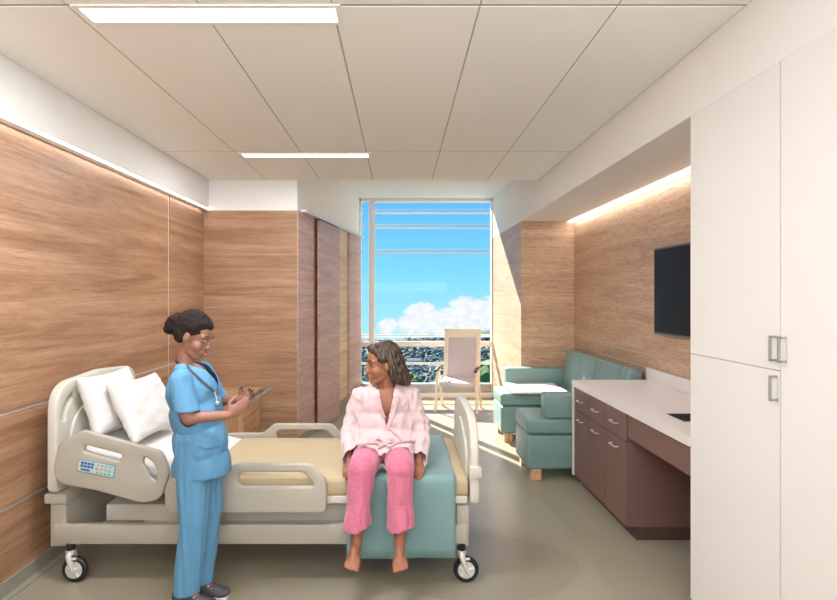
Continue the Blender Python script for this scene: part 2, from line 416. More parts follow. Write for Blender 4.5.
b = B(); box(b, XL, -1.10, YB-.012, YB, 0, .1); side_panel(b, 0, .2, 0, .016, 0, .1); side_panel(b, .55, .74, 0, .012, 0, .16); struct('baseboard_back', b, M_BASE)
b = B(); box(b, XL, XL+.012, YK, YB-.012, 0, .09, r=.003); box(b, XL, XL+.05, YK, YB-.012, 0, .012, r=.004); struct('baseboard_left', b, M_BASE)
# right: deep wall, end wall, splay beside the window, soffit
b = B(); zr = [0, .984, 1.094, ZD+.02]
box(b, XRN+.008, XRN+.12, YK, YN+.1, 0, ZC, mi=1)
for i in range(3): box(b, XRN, XRN+.01, YK, YN+.1, zr[i]+(.006 if i else 0), zr[i+1]-(.006 if i < 2 else 0), mi=0)
struct('wall_right', b, [M_WOODR, M_ALU])
b = B(); prism(b, [(XR+.005, YN), (XRN+.1, YN), (XRN+.1, YW+.25), (WR, YW+.25), (WR, YW)], 0, ZD); struct('wall_end_right', b, M_WOODR)
b = B(); prism(b, [(XR, YN-.003), (XRN+.1, YN-.003), (XRN+.1, YW+.25), (WR, YW+.25), (WR-.002, YW)], ZD, ZW); struct('wall_end_bulkhead', b, M_WHITE)
b = B(); box(b, XR, XRN+.1, YK, YN, ZD, ZC+.02); box(b, XR+.001, XRN+.1, YB+.001, YN-.004, ZC, ZW); struct('wall_right_soffit', b, M_WHITE)
b = B(); box(b, XRN-.012, XRN, 4.8, YN, 0, .09); box(b, XR, XRN-.012, YN-.012, YN, 0, .09); struct('baseboard_right', b, M_BASE)
b = B(); box(b, -2.3, 2.3, YK-.12, YK, 0, ZC); struct('wall_back', b, M_WHITE)
# ------------------------------------------------------------------ window
win = thing('window_1', ((WL+WR)/2, YW, 0), None, None); win['kind'] = 'structure'
b = B()
box(b, WL, WL+.03, YW+.02, YW+.14, 0, ZW, r=.004); box(b, WR-.022, WR, YW+.02, YW+.14, 0, ZW, r=.004); box(b, WL, WR, YW+.02, YW+.14, ZW-.04, ZW, r=.004)
obj('window_frame', b, M_WIN, win, True)
b = B(); box(b, -.492, -.402, YW+.03, YW+.15, .1, ZW-.04, r=.02, seg=3); obj('mullion', b, M_WIN, win, True)
b = B(); box(b, WL+.03, WR-.022, YW+.02, YW+.14, .80, .878, r=.012); obj('transom', b, M_WIN, win, True)
b = B(); box(b, WL, WR, YW-.05, YW+.2, 0, .075, r=.006); obj('window_sill', b, M_WIN, win, True)
b = B(); box(b, WL+.03, WR-.022, YW+.03, YW+.16, .075, .21, r=.004); obj('lower_panel', b, M_GREY, win, True)
b = B(); box(b, WL+.03, WR-.022, YW+.075, YW+.085, .21, ZW-.04); obj('glass_pane', b, M_GLASS, win)
for z, r in ((.965, .022), (.52, .018)):
    b = B(); tube(b, [(WL+.02, YW+.13, z), (WR-.015, YW+.13, z)], r, 14); obj('guard_rail', b, M_WIN, win, True)
# window sunshade tubes, set far out on added posts to keep their shadows away
YT = 15.0; ST = F/YT
tl_ = thing('sunshade_tubes', ((433-400)/ST, YT, -12), 'pale metal horizontal sunshade tubes across the upper window, set far outside on added posts', 'sunshade')
for px in (352, 371.5, 508):
    b = B(); tube(b, [((px-400)/ST, YT+.06, -12), ((px-400)/ST, YT+.06, 4.4)], .045, 12); obj('post', b, M_ALU, tl_, True)
for py, r in ((201.5, .04), (212, .058), (227, .058), (252, .058)):
    z = EYE+(296-py)/ST; b = B(); tube(b, [((371.5-400)/ST, YT, z), ((508-400)/ST, YT, z)], r, 14); obj('tube', b, M_ALU, tl_, True)
    b = B(); tube(b, [((352-400)/ST, YT, z), ((363.5-400)/ST, YT, z)], r, 14); obj('stub_tube', b, M_ALU, tl_, True)
# ------------------------------------------------------------------ ceiling fixtures and cove strips
FX = [(-.82, 2.465), (-.82, 4.93), (-.82, .1), (.55, .1)]  # last two fixtures are unseen, added to fill the room with light
fl_labels = ['long recessed linear ceiling light nearest the viewer, above the bed', 'thin recessed linear ceiling light farther back, nearer the window wall',
             'added unseen fill, recessed linear ceiling light over the viewer on the bed side', 'added unseen fill, recessed linear ceiling light over the viewer on the wardrobe side']
for (x, y), lb in zip(FX, fl_labels):
    t = thing('ceiling_light', (x, y, ZC), lb, 'ceiling light')
    b = B(); 
    for (x0, x1, y0, y1) in ((-.585, .565, -.085, -.062), (-.585, .565, .062, .085), (-.585, -.56, -.062, .062), (.54, .565, -.062, .062)):
        box(b, x+x0, x+x1, y+y0, y+y1, ZC-.006, ZC+.004)
    obj('fixture_frame', b, M_WHITE, t)
    b = B(); box(b, x-.56, x+.54, y-.062, y+.062, ZC-.003, ZC+.002); obj('diffuser', b, M_LENS, t)
b = B(); box(b, XL+.001, XLB, YK, YB-.005, ZD+.004, ZD+.02); props(obj('cove_light', b, M_LENSW), 'warm linear light strip washing down the left wood wall', 'cove light')
b = B(); box(b, XRN-.075, XRN-.002, 2.9, YN-.005, ZD-.012, ZD); props(obj('cove_light', b, M_LENSW), 'warm linear light strip under the soffit above the television', 'cove light')
# ================================================================== OUTSIDE: a wooded hillside town
M_HILL = mat('wooded_hillside', (62, 76, 58), .95, var=.4, vscale=.25)
M_TREE = mat('tree_crown', (74, 104, 46), .9, var=.5, vscale=2.5, bump=.8, bscale=6)
M_BARK = mat('bark', (96, 78, 62), .9)
M_HW = mat('house_wall', (226, 220, 208), .8); M_HR = mat('house_roof', (150, 128, 116), .8); M_HR2 = mat('house_roof_grey', (120, 124, 130), .8)
def hz(x, y):
    base = -25.5 + 1.6*sin(x*.021+.6) + noise.noise(Vector((x*.02, y*.02, 0)))*3.0 + noise.noise(Vector((x*.08, y*.08, 4)))*1.2
    rid = max(0, (y-300)/70.0); base += -1.5*min(rid, 1)
    if y > 350: base -= (y-350)*.22*(1+.5*sin(x*.03))
    if y > 330: base += 5.2*math.exp(-((x-70)/48.0)**2)*math.exp(-((y-350)/22.0)**2)
    return base
b = B(); nx, ny = 90, 110; g = []
for j in range(ny+1):
    y = 70+(j/ny)*380
    g.append([b.verts.new((x, y, hz(x, y)+noise.noise(Vector((x*.3, y*.3, 1)))*1.4)) for x in [(-170+340*i/nx) for i in range(nx+1)]])
for j in range(ny):
    for i in range(nx): b.faces.new([g[j][i], g[j][i+1], g[j+1][i+1], g[j+1][i]])
o = obj('hillside', b, M_HILL, None, True, 0); props(o, 'hazy blue-green wooded hillside beyond the window', 'hillside', kind='structure')
def house(i, x, y, w, d, h, ry, light):
    z = hz(x, y)-1.0
    t = thing('house', (x, y, z), 'tiny pale house on the hillside beyond the window', 'house', 'houses on the hillside')
    b = B(); box(b, x-w/2, x+w/2, y-d/2, y+d/2, z, z+h+1); wl = obj('wall', b, M_HW, t)
    b = B(); e = .4
    v = [b.verts.new(p) for p in ((x-w/2-e, y-d/2-e, z+h+1), (x+w/2+e, y-d/2-e, z+h+1), (x+w/2+e, y+d/2+e, z+h+1), (x-w/2-e, y+d/2+e, z+h+1), (x-w/2-e, y, z+h+1.9), (x+w/2+e, y, z+h+1.9))]
    for f in ((0, 1, 5, 4), (2, 3, 4, 5), (0, 4, 3), (1, 2, 5), (3, 2, 1, 0)): b.faces.new([v[k] for k in f])
    obj('roof', b, M_HR if light else M_HR2, t)
rh = random.Random(3); placed = []
while len(placed) < 30:
    y = rh.uniform(150, 330); x = rh.uniform(-.09, .19)*y
    if any(abs(x-a) < 8 and abs(y-b_) < 10 for a, b_ in placed): continue
    placed.append((x, y)); house(len(placed), x, y, rh.uniform(2.5, 5), rh.uniform(2.5, 4), rh.uniform(1.5, 2.4), 0, rh.random() < .5)
# the tree canopy of the hillside: uncountable, one object
b = B(); rt = random.Random(11)
proto = bmesh.new(); bmesh.ops.create_icosphere(proto, subdivisions=1, radius=1); pv = [v.co.copy() for v in proto.verts]; pf = [[v.index for v in f.verts] for f in proto.faces]; proto.free()
vv, ff, mm = [], [], []
for k in range(6500):
    y = 120+220*rt.random()**.8; x = rt.uniform(-.13, .23)*y
    if any(abs(x-a) < 3.2 and -9 < y-b_ < 3 for a, b_ in placed): continue
    s_ = rt.uniform(.5, 1.35); base = len(vv); z = hz(x, y)+.3*s_; mi = rt.choice((0, 0, 1, 2))
    for q_ in pv: vv.append((x+q_.x*s_*rt.uniform(.8, 1.2), y+q_.y*s_, z+q_.z*s_*rt.uniform(.7, 1.15)))
    for f in pf: ff.append([base+i for i in f]); mm.append(mi)
b.free(); me = bpy.data.meshes.new('woodland'); me.from_pydata(vv, [], ff); me.polygons.foreach_set('material_index', mm)
props(link_mesh('woodland', me, [mat('canopy_dark', (66, 84, 80), .95), mat('canopy_mid', (88, 106, 96), .95), mat('canopy_hazed', (120, 130, 132), .95)]), 'haze-toned green tree canopy covering the distant hillside', 'woodland', kind='stuff')  # distance haze is mixed into these canopy colours
def crown(bm, c, r, seed, n=7):
    rr = random.Random(seed)
    for k in range(n):
        t = bmesh.new(); bmesh.ops.create_icosphere(t, subdivisions=3, radius=1)
        a = rr.uniform(0, 2*pi); q = Vector(c)+Vector((cos(a)*r*.55, sin(a)*r*.5, rr.uniform(-.4, .5)*r))*(k > 0)
        s = r*rr.uniform(.5, .75)
        for v in t.verts:
            nn = noise.noise(v.co*2.3+Vector((seed, k, 0)))*.5+noise.noise(v.co*6+Vector((k, seed, 0)))*.3
            v.co = q+v.co*s*(1+nn*.7)
        join(bm, t)
trees = [(-1.7, 33, .95), (.6, 38, .9), (2.0, 31, 1.05), (4.6, 44, 1.1), (6.9, 50, 1.1), (5.0, 30.5, 1.35), (-5.2, 46, 1.2), (8.3, 44, 1.2)]
tl = ['dark green tree outside, behind the seated woman', 'small green tree outside between the woman and the patio chair', 'round green tree outside just left of the wood armchair', 'low green tree outside behind the wood armchair back',
      'pale green tree outside behind the armchair, right of its back', 'largest green tree outside, right of the wood armchair', 'green tree outside at the left edge of the window', 'green tree outside at the right edge of the window']
for i, ((x, y, r), lb) in enumerate(zip(trees, tl)):
    zt = EYE-y*.137+(.9 if i == 5 else 0)-.3
    t = thing('tree', (x, y, zt-12), lb, 'tree')
    b = B(); crown(b, (x, y, zt-r*.9), r, i+2); obj('foliage', b, M_TREE, t, True, 0)
    b = B(); tube(b, [(x, y, zt-12), (x+.1, y, zt-6), (x, y, zt-r)], [.3, .22, .12], 10); obj('trunk', b, M_BARK, t, True)

# ================================================================== FURNITURE, right side
# tall white wardrobe
wd = thing('wardrobe', (1.8, 1.5, 0), 'tall white built-in wardrobe with pull handles, at the right edge', 'wardrobe')
b = B(); box(b, XR+.025, XRN-.002, .17, 2.852, .06, ZD-.002); box(b, XR+.08, XRN-.01, .17, 2.83, 0, .06); obj('body', b, M_LAM, wd)
def handle(parent, y, z, d=-1):
    bb = B(); h = .05
    box(bb, XR-.032, XR-.024, y-.005, y+.005, z-h, z+h, r=.001)
    box(bb, XR-.03, XR+.002, y-.005, y+.005, z+h-.009, z+h, r=.001); box(bb, XR-.03, XR+.002, y-.005, y+.005, z-h, z-h+.009, r=.001)
    obj('handle', bb, M_HND, parent)
edges = [2.852, 2.18, 1.51, .84, .17]
for i in range(4):
    y1, y0 = edges[i]-(.0 if i == 0 else .003), edges[i+1]+.003
    if i in (0, 3):
        for (z0, z1, hz_) in ((1.3095, ZD-.0008, 1.394), (.06, 1.3065, 1.238)):
            b = B(); box(b, XR, XR+.024, y0, y1, z0, z1); d = obj('door', b, M_LAM2, wd)
            if i == 3: continue
            handle(d, y0+.014, hz_)
    else:
        b = B(); box(b, XR, XR+.024, y0, y1, .06, ZD-.0008); d = obj('door', b, M_LAM2, wd)
        handle(d, (y1-.030) if i == 1 else y0+.014, 1.394)
# base cabinets under the counter
zt = .832
cabn = ['brown base cabinet with drawer over door, farthest, beside the sofa', 'brown base cabinet with drawer over door, middle of the three', 'brown base cabinet with drawer over door, nearest, beside the knee space']
ce = [4.765, 4.41, 4.05, 3.67]
for i in range(3):
    y1, y0 = ce[i], ce[i+1]
    t = thing('base_cabinet', (1.8, (y0+y1)/2, 0), cabn[i], 'cabinet', 'brown base cabinets')
    b = B(); box(b, XR+.03, XRN-.01, y0+.001, y1-.001, .085, zt); obj('carcass', b, M_BROWN, t); b = B(); box(b, XR+.07, XRN-.01, y0+.001, y1-.001, 0, .085); obj('toe_kick', b, M_BROWND, t)  # toe kick colour darkened to paint in the recess shade
    for nm, z0, z1, hzz in (('drawer', .645, zt-.004, .735), ('door', .085, .638, .575)):
        b = B(); box(b, XR+.003, XR+.03, y0+.002, y1-.002, z0, z1, r=.0015, seg=1); d = obj(nm, b, M_BROWN, t)
        b = B(); yc = (y0+y1)/2; tube(b, [(XR+.005, yc-.055, hzz), (XR-.018, yc-.055, hzz), (XR-.022, yc-.05, hzz), (XR-.022, yc+.05, hzz), (XR-.018, yc+.055, hzz), (XR+.005, yc+.055, hzz)], .0045, 8); obj('handle', b, M_CHR, d, True)
ct = thing('countertop', (1.8, 3.8, .832), 'long white solid-surface countertop running over the brown cabinets to the wardrobe', 'countertop')
b = B()
sx0, sx1, sy0, sy1 = 1.62, 1.98, 3.20, 3.42
for (x0, x1, y0, y1) in ((XR-.008, sx0, 2.856, 4.80), (sx1, XRN-.002, 2.856, 4.80), (sx0, sx1, 2.856, sy0), (sx0, sx1, sy1, 4.80)): box(b, x0, x1, y0, y1, zt+.001, .882)
bmesh.ops.remove_doubles(b, verts=b.verts, dist=.0001); obj('slab', b, M_SOLID, ct)
b = B(); box(b, XRN-.027, XRN-.002, 2.856, 4.80, .882, .988, r=.002, seg=1); obj('backsplash', b, M_SOLID, ct)
b = B(); box(b, XR-.006, XRN-.002, 4.772, 4.80, .075, zt+.001); box(b, XR+.07, XRN-.01, 4.77, 4.79, 0, .076); obj('end_panel', b, M_SOLID, ct)
b = B(); box(b, XR+.012, XR+.03, 2.856, 3.665, .672, zt, r=.0015, seg=1); box(b, XR+.03, XR+.05, 3.64, 3.665, .672, zt); obj('apron', b, M_BROWN, ct)
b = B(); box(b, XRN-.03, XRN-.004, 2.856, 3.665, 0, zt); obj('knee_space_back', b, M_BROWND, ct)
b = B()
for (x0, x1, y0, y1, z0, z1) in ((sx0, sx1, sy0, sy0+.008, .74, .883), (sx0, sx1, sy1-.008, sy1, .74, .883), (sx0, sx0+.008, sy0, sy1, .74, .883), (sx1-.008, sx1, sy0, sy1, .74, .883), (sx0, sx1, sy0, sy1, .735, .745)):
    box(b, x0, x1, y0, y1, z0, z1)
t = obj('sink', b, mat('sink_steel', (120, 116, 116), .3, metal=.7)); props(t, 'small dark steel sink set into the white countertop', 'sink')
# television
tv = thing('television', (XRN-.03, 4.0, 1.29), 'black flat television mounted on the right wood wall', 'television')
b = B(); box(b, XRN-.045, XRN-.005, 3.40, 4.61, 1.29, 1.987, r=.004); obj('bezel', b, M_TVF, tv)
b = B(); box(b, XRN-.047, XRN-.043, 3.415, 4.595, 1.308, 1.972); obj('screen', b, M_TV, tv)
# ------------------------------------------------------------------ sleeper sofa
sf = thing('sofa', (1.7, 5.75, 0), 'teal vinyl hospital sofa along the right wall, open in the middle', 'sofa')
def seat_block(y0, y1, nm='seat'):
    bb = B(); box(bb, 1.10, 1.93, y0, y1, .40, .535, r=.03, seg=4); s = obj(nm, bb, M_TEAL, sf, True)
    bb = B(); box(bb, 1.103, 1.90, y0+.004, y1-.004, .095, .395, r=.03, seg=4); obj('seat_base', bb, M_TEAL, sf, True)
    for (x, yy) in ((1.14, y0+.02), (1.14, y1-.1), (1.80, y0+.02), (1.80, y1-.1)):
        bb = B(); box(bb, x, x+.09, yy, yy+.08, 0, .1, r=.004, seg=1); obj('leg', bb, M_LEG, sf)
seat_block(6.10, 6.64); seat_block(4.84, 5.36)
b = B(); box(b, 1.62, 1.93, 5.36, 6.10, .33, .50, r=.02, seg=3); obj('middle_seat', b, M_TEAL, sf, True)
for (y0, y1, z) in ((4.84, 5.02, .748), (6.65, 6.83, .742)):
    b = B(); box(b, 1.26, 2.10, y0, y1, .10 if y0 > 6 else .536, z, r=.02, seg=3); obj('armrest', b, M_TEAL, sf, True)
mt = Matrix.Translation((1.99, 0, .50)) @ Matrix.Rotation(radians(9), 4, 'Y') @ Matrix.Translation((-1.99, 0, -.50))
for (y0, y1) in ((5.03, 5.63), (5.635, 6.17), (6.175, 6.64)):
    b = B(); box(b, 1.90, 2.035, y0, y1, .50, .965, r=.022, seg=3, mtx=mt); obj('back_cushion', b, M_TEAL, sf, True)
b = B(); box(b, 1.93, 2.10, 4.86, 6.64, .10, .50, r=.01); box(b, 1.90, 2.035, 4.83, 5.025, .5, .965, r=.022, seg=3, mtx=mt); obj('back_frame', b, M_TEAL, sf, True)
tt = thing('side_table', (1.5, 6.3, .535), 'white flat table top set across the far seat of the teal sofa', 'table')
b = B(); box(b, 1.21, 1.80, 5.97, 6.60, .556, .578, r=.005); obj('table_top', b, M_LAM, tt)
b = B(); box(b, 1.42, 1.62, 6.14, 6.4, .537, .557); obj('support', b, M_RUB, tt)
# ------------------------------------------------------------------ chair in the window bay
def bay_chair():
    t = thing('armchair', (.83, 7.88, 0), 'pale wood high-back patient armchair with mesh back in the sunny window bay', 'chair')
    L0 = t.location; RM = Matrix.Translation(L0) @ Matrix.Rotation(radians(-16), 4, 'Z')
    def P(x, y, z): return RM @ Vector((x, y, z))
    def bar(bm, a, c, w, h): 
        a, c = P(*a), P(*c); tube(bm, [a, c], w, 4 if False else 10)
    for s in (-1, 1):
        for (a, c) in (((s*.27, -.15, .58), (s*.285, -.25, 0)), ((s*.27, -.11, .58), (s*.28, .22, 0))):
            b = B(); bar(b, a, c, .019, .019); obj('leg', b, M_CREAM, t, True)
        b = B(); pts = [P(s*.27, -.26, .575), P(s*.275, -.12, .60), P(s*.27, .06, .60)]; tube(b, pts, .026, 10, flat=.5); obj('armrest', b, M_DARK, t, True)
        b = B(); bar(b, (s*.27, -.2, .36), (s*.27, .2, .36), .017, 0); obj('side_stretcher', b, M_CREAM, t, True)
    b = B(); box(b, -.24, .24, -.24, .22, .37, .43, r=.025, seg=3, mtx=RM @ Matrix.Rotation(radians(3), 4, 'X')); obj('seat', b, mat('pale_lilac_fabric', (216, 206, 212), .8, bump=.1, bscale=200), t, True)
    til = Matrix.Translation((0, .2, .42)) @ Matrix.Rotation(radians(-9), 4, 'X')
    def q(x, y): return (x, y)
    ez = (RM.to_3x3() @ til.to_3x3() @ Vector((0, 0, 1))); ex = RM.to_3x3() @ Vector((1, 0, 0)); org = RM @ Vector((0, .2, .40))
    outer = fillet([(-.265, -.06), (.265, -.06), (.265, .73), (-.265, .73)], .02)
    hole = fillet([(-.205, .02), (.205, .02), (.205, .60), (-.205, .60)], .015)
    plate('back_frame', outer, [hole], .03, .006, org, ex, ez, M_CREAM, t)
    plate('back_mesh', fillet([(-.207, .015), (.207, .015), (.207, .605), (-.207, .605)], .01), [], .012, .002, org, ex, ez, mat('lilac_grey_mesh', (204, 194, 198), .8, bump=.3, bscale=160), t)
bay_chair()
# ------------------------------------------------------------------ bedside cabinet
bc = thing('bedside_cabinet', (-1.78, 5.6, 0), 'light oak bedside cabinet with drawers against the back wood wall', 'cabinet')
b = B(); box(b, -2.06, -1.49, 5.30, 5.95, .06, .605); box(b, -2.04, -1.53, 5.33, 5.93, 0, .06); obj('body', b, M_FURN, bc)
b = B(); box(b, -2.08, -1.465, 5.27, 5.965, .605, .632, r=.004); obj('top', b, M_FURN, bc, True)
for (z0, z1) in ((.43, .59), (.255, .42), (.075, .245)):
    b = B(); box(b, -1.492, -1.474, 5.315, 5.935, z0, z1, r=.003); obj('drawer', b, M_FURN, bc)
# ================================================================== HOSPITAL BED
bd = thing('hospital_bed', (-.77, 3.57, 0), 'adjustable hospital bed with putty side rails, head against the left wall', 'bed')
YN0, YF0 = 3.12, 4.03
SN = 180.6
def bx_(px): return (px-400)/SN
def bz_(py): return EYE-(py-296)/SN
# end boards
Y0b, Y1b = 3.10, 4.05
def board(name, x, z0, ztop, r, thick, slots, m):
    outer = fillet([(Y0b, z0), (Y1b, z0), (Y1b, ztop-.02), ((Y0b+Y1b)/2, ztop+.01), (Y0b, ztop-.02)], [.05, .05, r, .25, r], 10)
    return plate(name, outer, slots, thick, .014, (x, 0, 0), (0, 1, 0), (0, 0, 1), m, bd)
def arcslot(cy, cz, R0, R1, a0, a1, n=8):
    o = [(cy+R1*cos(a0+(a1-a0)*k/n), cz+R1*sin(a0+(a1-a0)*k/n)) for k in range(n+1)]
    return fillet(o+[(cy+R0*cos(a1+(a0-a1)*k/n), cz+R0*sin(a1+(a0-a1)*k/n)) for k in range(n+1)], 0)
slH = [arcslot(Y0b+.23, 1.12-.25, .15, .185, radians(110), radians(172)), arcslot(Y1b-.23, 1.12-.25, .15, .185, radians(70), radians(8))]
hb = board('headboard', -1.93, .50, 1.125, .17, .055, slH, M_BEDL)
plate('headboard_panel', fillet([(3.22, .56), (3.93, .56), (3.93, .9), (3.575, 1.02), (3.22, .9)], [.05, .05, .2, .3, .2]), [], .02, .006, (-1.898, 0, 0), (0, 1, 0), (0, 0, 1), M_BEDL, hb)
slF = [arcslot(Y0b+.26, .92-.27, .18, .21, radians(115), radians(160)), arcslot(Y1b-.26, .92-.27, .18, .21, radians(65), radians(20))]
fb = board('footboard', .415, .435, .925, .24, .05, [], M_BEDL)
b = B(); box(b, .385, .452, 3.085, 3.16, .59, .655, r=.008); obj('corner_clamp', b, M_BEDL, fb, True); b = B(); box(b, .385, .452, 3.99, 4.06, .59, .655, r=.008); obj('corner_clamp', b, M_BEDL, fb, True)
plate('footboard_panel', fillet([(3.24, .5), (3.91, .5), (3.91, .74), (3.575, .84), (3.24, .74)], [.05, .05, .15, .3, .15]), [], .02, .006, (.388, 0, 0), (0, 1, 0), (0, 0, 1), M_BEDL, fb)
# frame
b = B()
box(b, -1.93, .375, 3.12, 3.165, .215, .325, r=.008); box(b, -1.93, .375, 3.985, 4.03, .215, .325, r=.008)
box(b, -1.955, -1.865, 3.13, 4.02, .20, .445, r=.006); box(b, .315, .385, 3.13, 4.02, .20, .43, r=.006)
box(b, -1.975, -1.85, 3.105, 4.045, .445, .50, r=.008)
obj('base_frame', b, M_BED, bd, True)
b = B(); box(b, -1.70, .30, 3.24, 3.91, .30, .395, r=.006); box(b, -1.48, .28, 3.22, 3.93, .245, .30, r=.006); obj('lift_frame', b, M_BEDL, bd, True)
b = B(); box(b, -1.13, .375, 3.125, 4.025, .44, .482, r=.006); obj('mattress_deck', b, M_BEDL, bd, True)
b = B(); box(b, -1.35, .2, 3.4, 3.75, .12, .25, r=.01); box(b, -1.3, -1.2, 3.3, 3.85, .38, .45); box(b, -.1, 0, 3.3, 3.85, .38, .45); obj('lift_mechanism', b, M_DARK, bd, True)
tilt = Matrix.Translation((-1.13, 0, .46)) @ Matrix.Rotation(radians(15), 4, 'Y') @ Matrix.Translation((1.13, 0, -.46))
b = B(); box(b, -1.83, -1.13, 3.14, 4.01, .44, .475, r=.006, mtx=tilt); obj('backrest_deck', b, M_BEDL, bd, True)
# mattress: flat part and raised head part in one profile swept across the width
prof = [(.355, .482), (.365, .50), (.365, .555), (.35, .572), (-.4, .573), (-1.08, .573), (-1.2, .60), (-1.78, .755), (-1.80, .75), (-1.82, .68), (-1.80, .66), (-1.2, .50), (-1.12, .482)]
def sweep(prof, y0, y1, r=.02):
    b = B(); rings = []
    cx = sum(p[0] for p in prof)/len(prof); cz = sum(p[1] for p in prof)/len(prof)
    P = [Vector((x, 0, z)) for x, z in prof]; n = len(P); ins = []
    for i in range(n):
        d = (P[(i+1) % n]-P[i-1]).normalized(); nn = Vector((d.z, 0, -d.x)); ins.append(nn)
    area_ = sum(P[i].x*P[(i+1) % n].z-P[(i+1) % n].x*P[i].z for i in range(n))
    sg = -1 if area_ > 0 else 1
    for (y, k) in ((y0, r), (y0+r*.3, r*.3), (y0+r, 0), (y1-r, 0), (y1-r*.3, r*.3), (y1, r)):
        rings.append([b.verts.new(P[i]+ins[i]*sg*k+Vector((0, y, 0))) for i in range(n)])
    for q, w in zip(rings, rings[1:]):
        for i in range(n): b.faces.new([q[i], q[(i+1) % n], w[(i+1) % n], w[i]])
    b.faces.new(rings[0]); b.faces.new(rings[-1][::-1]); return b
obj('mattress', sweep(prof, 3.145, 4.005), M_SHEET, bd, True, 50)
# casters
def caster(x, y):
    k = thing('caster', (x, y, 0), None, None); k.parent = bd; k.location = Vector((x, y, 0))-bd.location
    for p in ('label', 'category'):
        if p in k: del k[p]
    b = B(); cx = x+.015; lathe(b, [(.045, -.016), (.062, -.018), (.070, -.010), (.071, 0), (.070, .010), (.062, .018), (.045, .016)], (cx, y, .071), 'Y', 36); obj('wheel', b, M_RUB, k, True)
    b = B(); lathe(b, [(.043, -.0185), (.047, -.0185), (.047, .0185), (.043, .0185)], (cx, y, .071), 'Y', 32); lathe(b, [(.012, -.024), (.016, -.02), (.016, .02), (.012, .024)], (cx, y, .071), 'Y', 16)
    for i in range(5):
        a = 2*pi*i/5+.3; tube(b, [(cx, y-.018, .071), (cx+.045*cos(a), y-.018, .071+.045*sin(a))], .006, 6)
    obj('hub', b, M_ALU, k, True)
    b = B()
    for s in (-1, 1): tube(b, [(cx, y+s*.027, .07), (x+.002, y+s*.027, .11), (x-.01, y+s*.022, .15), (x-.01, y+s*.012, .165)], [.011, .014, .018, .018], 10)
    lathe(b, [(.025, .158), (.027, .165), (.027, .18)], (x-.01, y, 0), 'Z', 20); box(b, x+.0, x+.035, y-.03, y-.015, .13, .142, r=.004)
    obj('fork', b, M_ALU, k, True)
    b = B(); lathe(b, [(.022, .175), (.024, .18), (.024, .215), (.02, .22)], (x-.01, y, 0), 'Z', 20); obj('stem', b, M_RUB, k, True)
for (x, y) in ((-1.835, 3.14), (.355, 3.14), (-1.835, 4.0), (.355, 4.0)): caster(x, y)
# side rails
def rail_pts(px, rad): return fillet([(bx_(x), bz_(y)) for x, y in px], rad, 8)
def foot_rail(y):
    outer = rail_pts([(166, 512), (166, 475), (222, 474.5), (236, 462.5), (312, 462.5), (327, 480), (327, 512)], [.05, .09, .06, .07, .07, .08, .04])
    slot = rail_pts([(239, 485.5), (239, 471), (304, 471), (317, 485.5)], [.035, .035, .06, .02])
    return plate('side_rail', outer, [slot], .036, .012, (0, y, 0), (1, 0, 0), (0, 0, 1), M_BED, bd)
r1 = foot_rail(3.095); r2 = foot_rail(4.055)
outer = rail_pts([(84, 429), (60, 444), (53, 482), (96, 489), (143, 502), (162, 499), (171, 470), (163, 450.5)], [.06, .09, .10, .5, .08, .09, .09, .06])
s1 = rail_pts([(86.5, 443.5), (124, 453.5), (121.5, 460.5), (86, 451)], [.018, .018, .018, .018])
s2 = rail_pts([(146, 455), (154, 461), (159, 470), (157.5, 481), (151.5, 477), (149, 469), (144, 462)], [.02, .04, .05, .015, .02, .04, .02])
hr = plate('side_rail', outer, [s1, s2], .036, .012, (0, 3.095, 0), (1, 0, 0), (0, 0, 1), M_BED, bd)
# keypad on the head rail, tilted with it
kx = Vector((cos(radians(-11)), 0, sin(radians(-11)))); kz = Vector((sin(radians(11)), 0, cos(radians(11))))
ko = Vector((bx_(98.5), 3.0765, bz_(467)))
kp = plate('control_panel', fillet([(-.106, -.036), (.106, -.036), (.106, .036), (-.106, .036)], .014), [], .004, .001, ko, kx, kz, mat('keypad_blue_edge', (92, 142, 178), .4), hr)
plate('keypad_face', fillet([(-.101, -.031), (.101, -.031), (.101, .031), (-.101, .031)], .012), [], .003, .0008, ko+Vector((0, -.002, 0)), kx, kz, mat('keypad_pale', (176, 200, 194), .4), hr)
def key(cx, cy, w, h, m, nm='button'):
    plate(nm, fillet([(-w/2+cx, -h/2+cy), (w/2+cx, -h/2+cy), (w/2+cx, h/2+cy), (-w/2+cx, h/2+cy)], min(w, h)*.3, 3), [], .003, .0006, ko+Vector((0, -.0035, 0)), kx, kz, m, hr)
kb = mat('key_blue', (48, 92, 168), .4); ko_ = mat('key_orange', (222, 150, 110), .4); kg = mat('key_green', (120, 196, 140), .4); kd = mat('key_dark', (84, 108, 104), .4); ky = mat('key_yellow', (222, 204, 110), .4)
for i in range(4):
    for j in range(2): key(-.078+i*.019, .019-j*.017, .015, .013, kb)
key(-.055, -.018, .052, .009, kb); key(-.091, .002, .008, .016, ky); key(-.091, -.02, .01, .01, ky)
key(.008, .0, .017, .017, ko_); key(.075, -.001, .017, .017, kg)
for i in range(4):
    key(.012+i*.022, .021, .008, .006, kd); key(.012+i*.022, -.021, .008, .008, kd)
key(.03, .0, .007, .007, kd); key(.052, .0, .007, .007, kd)
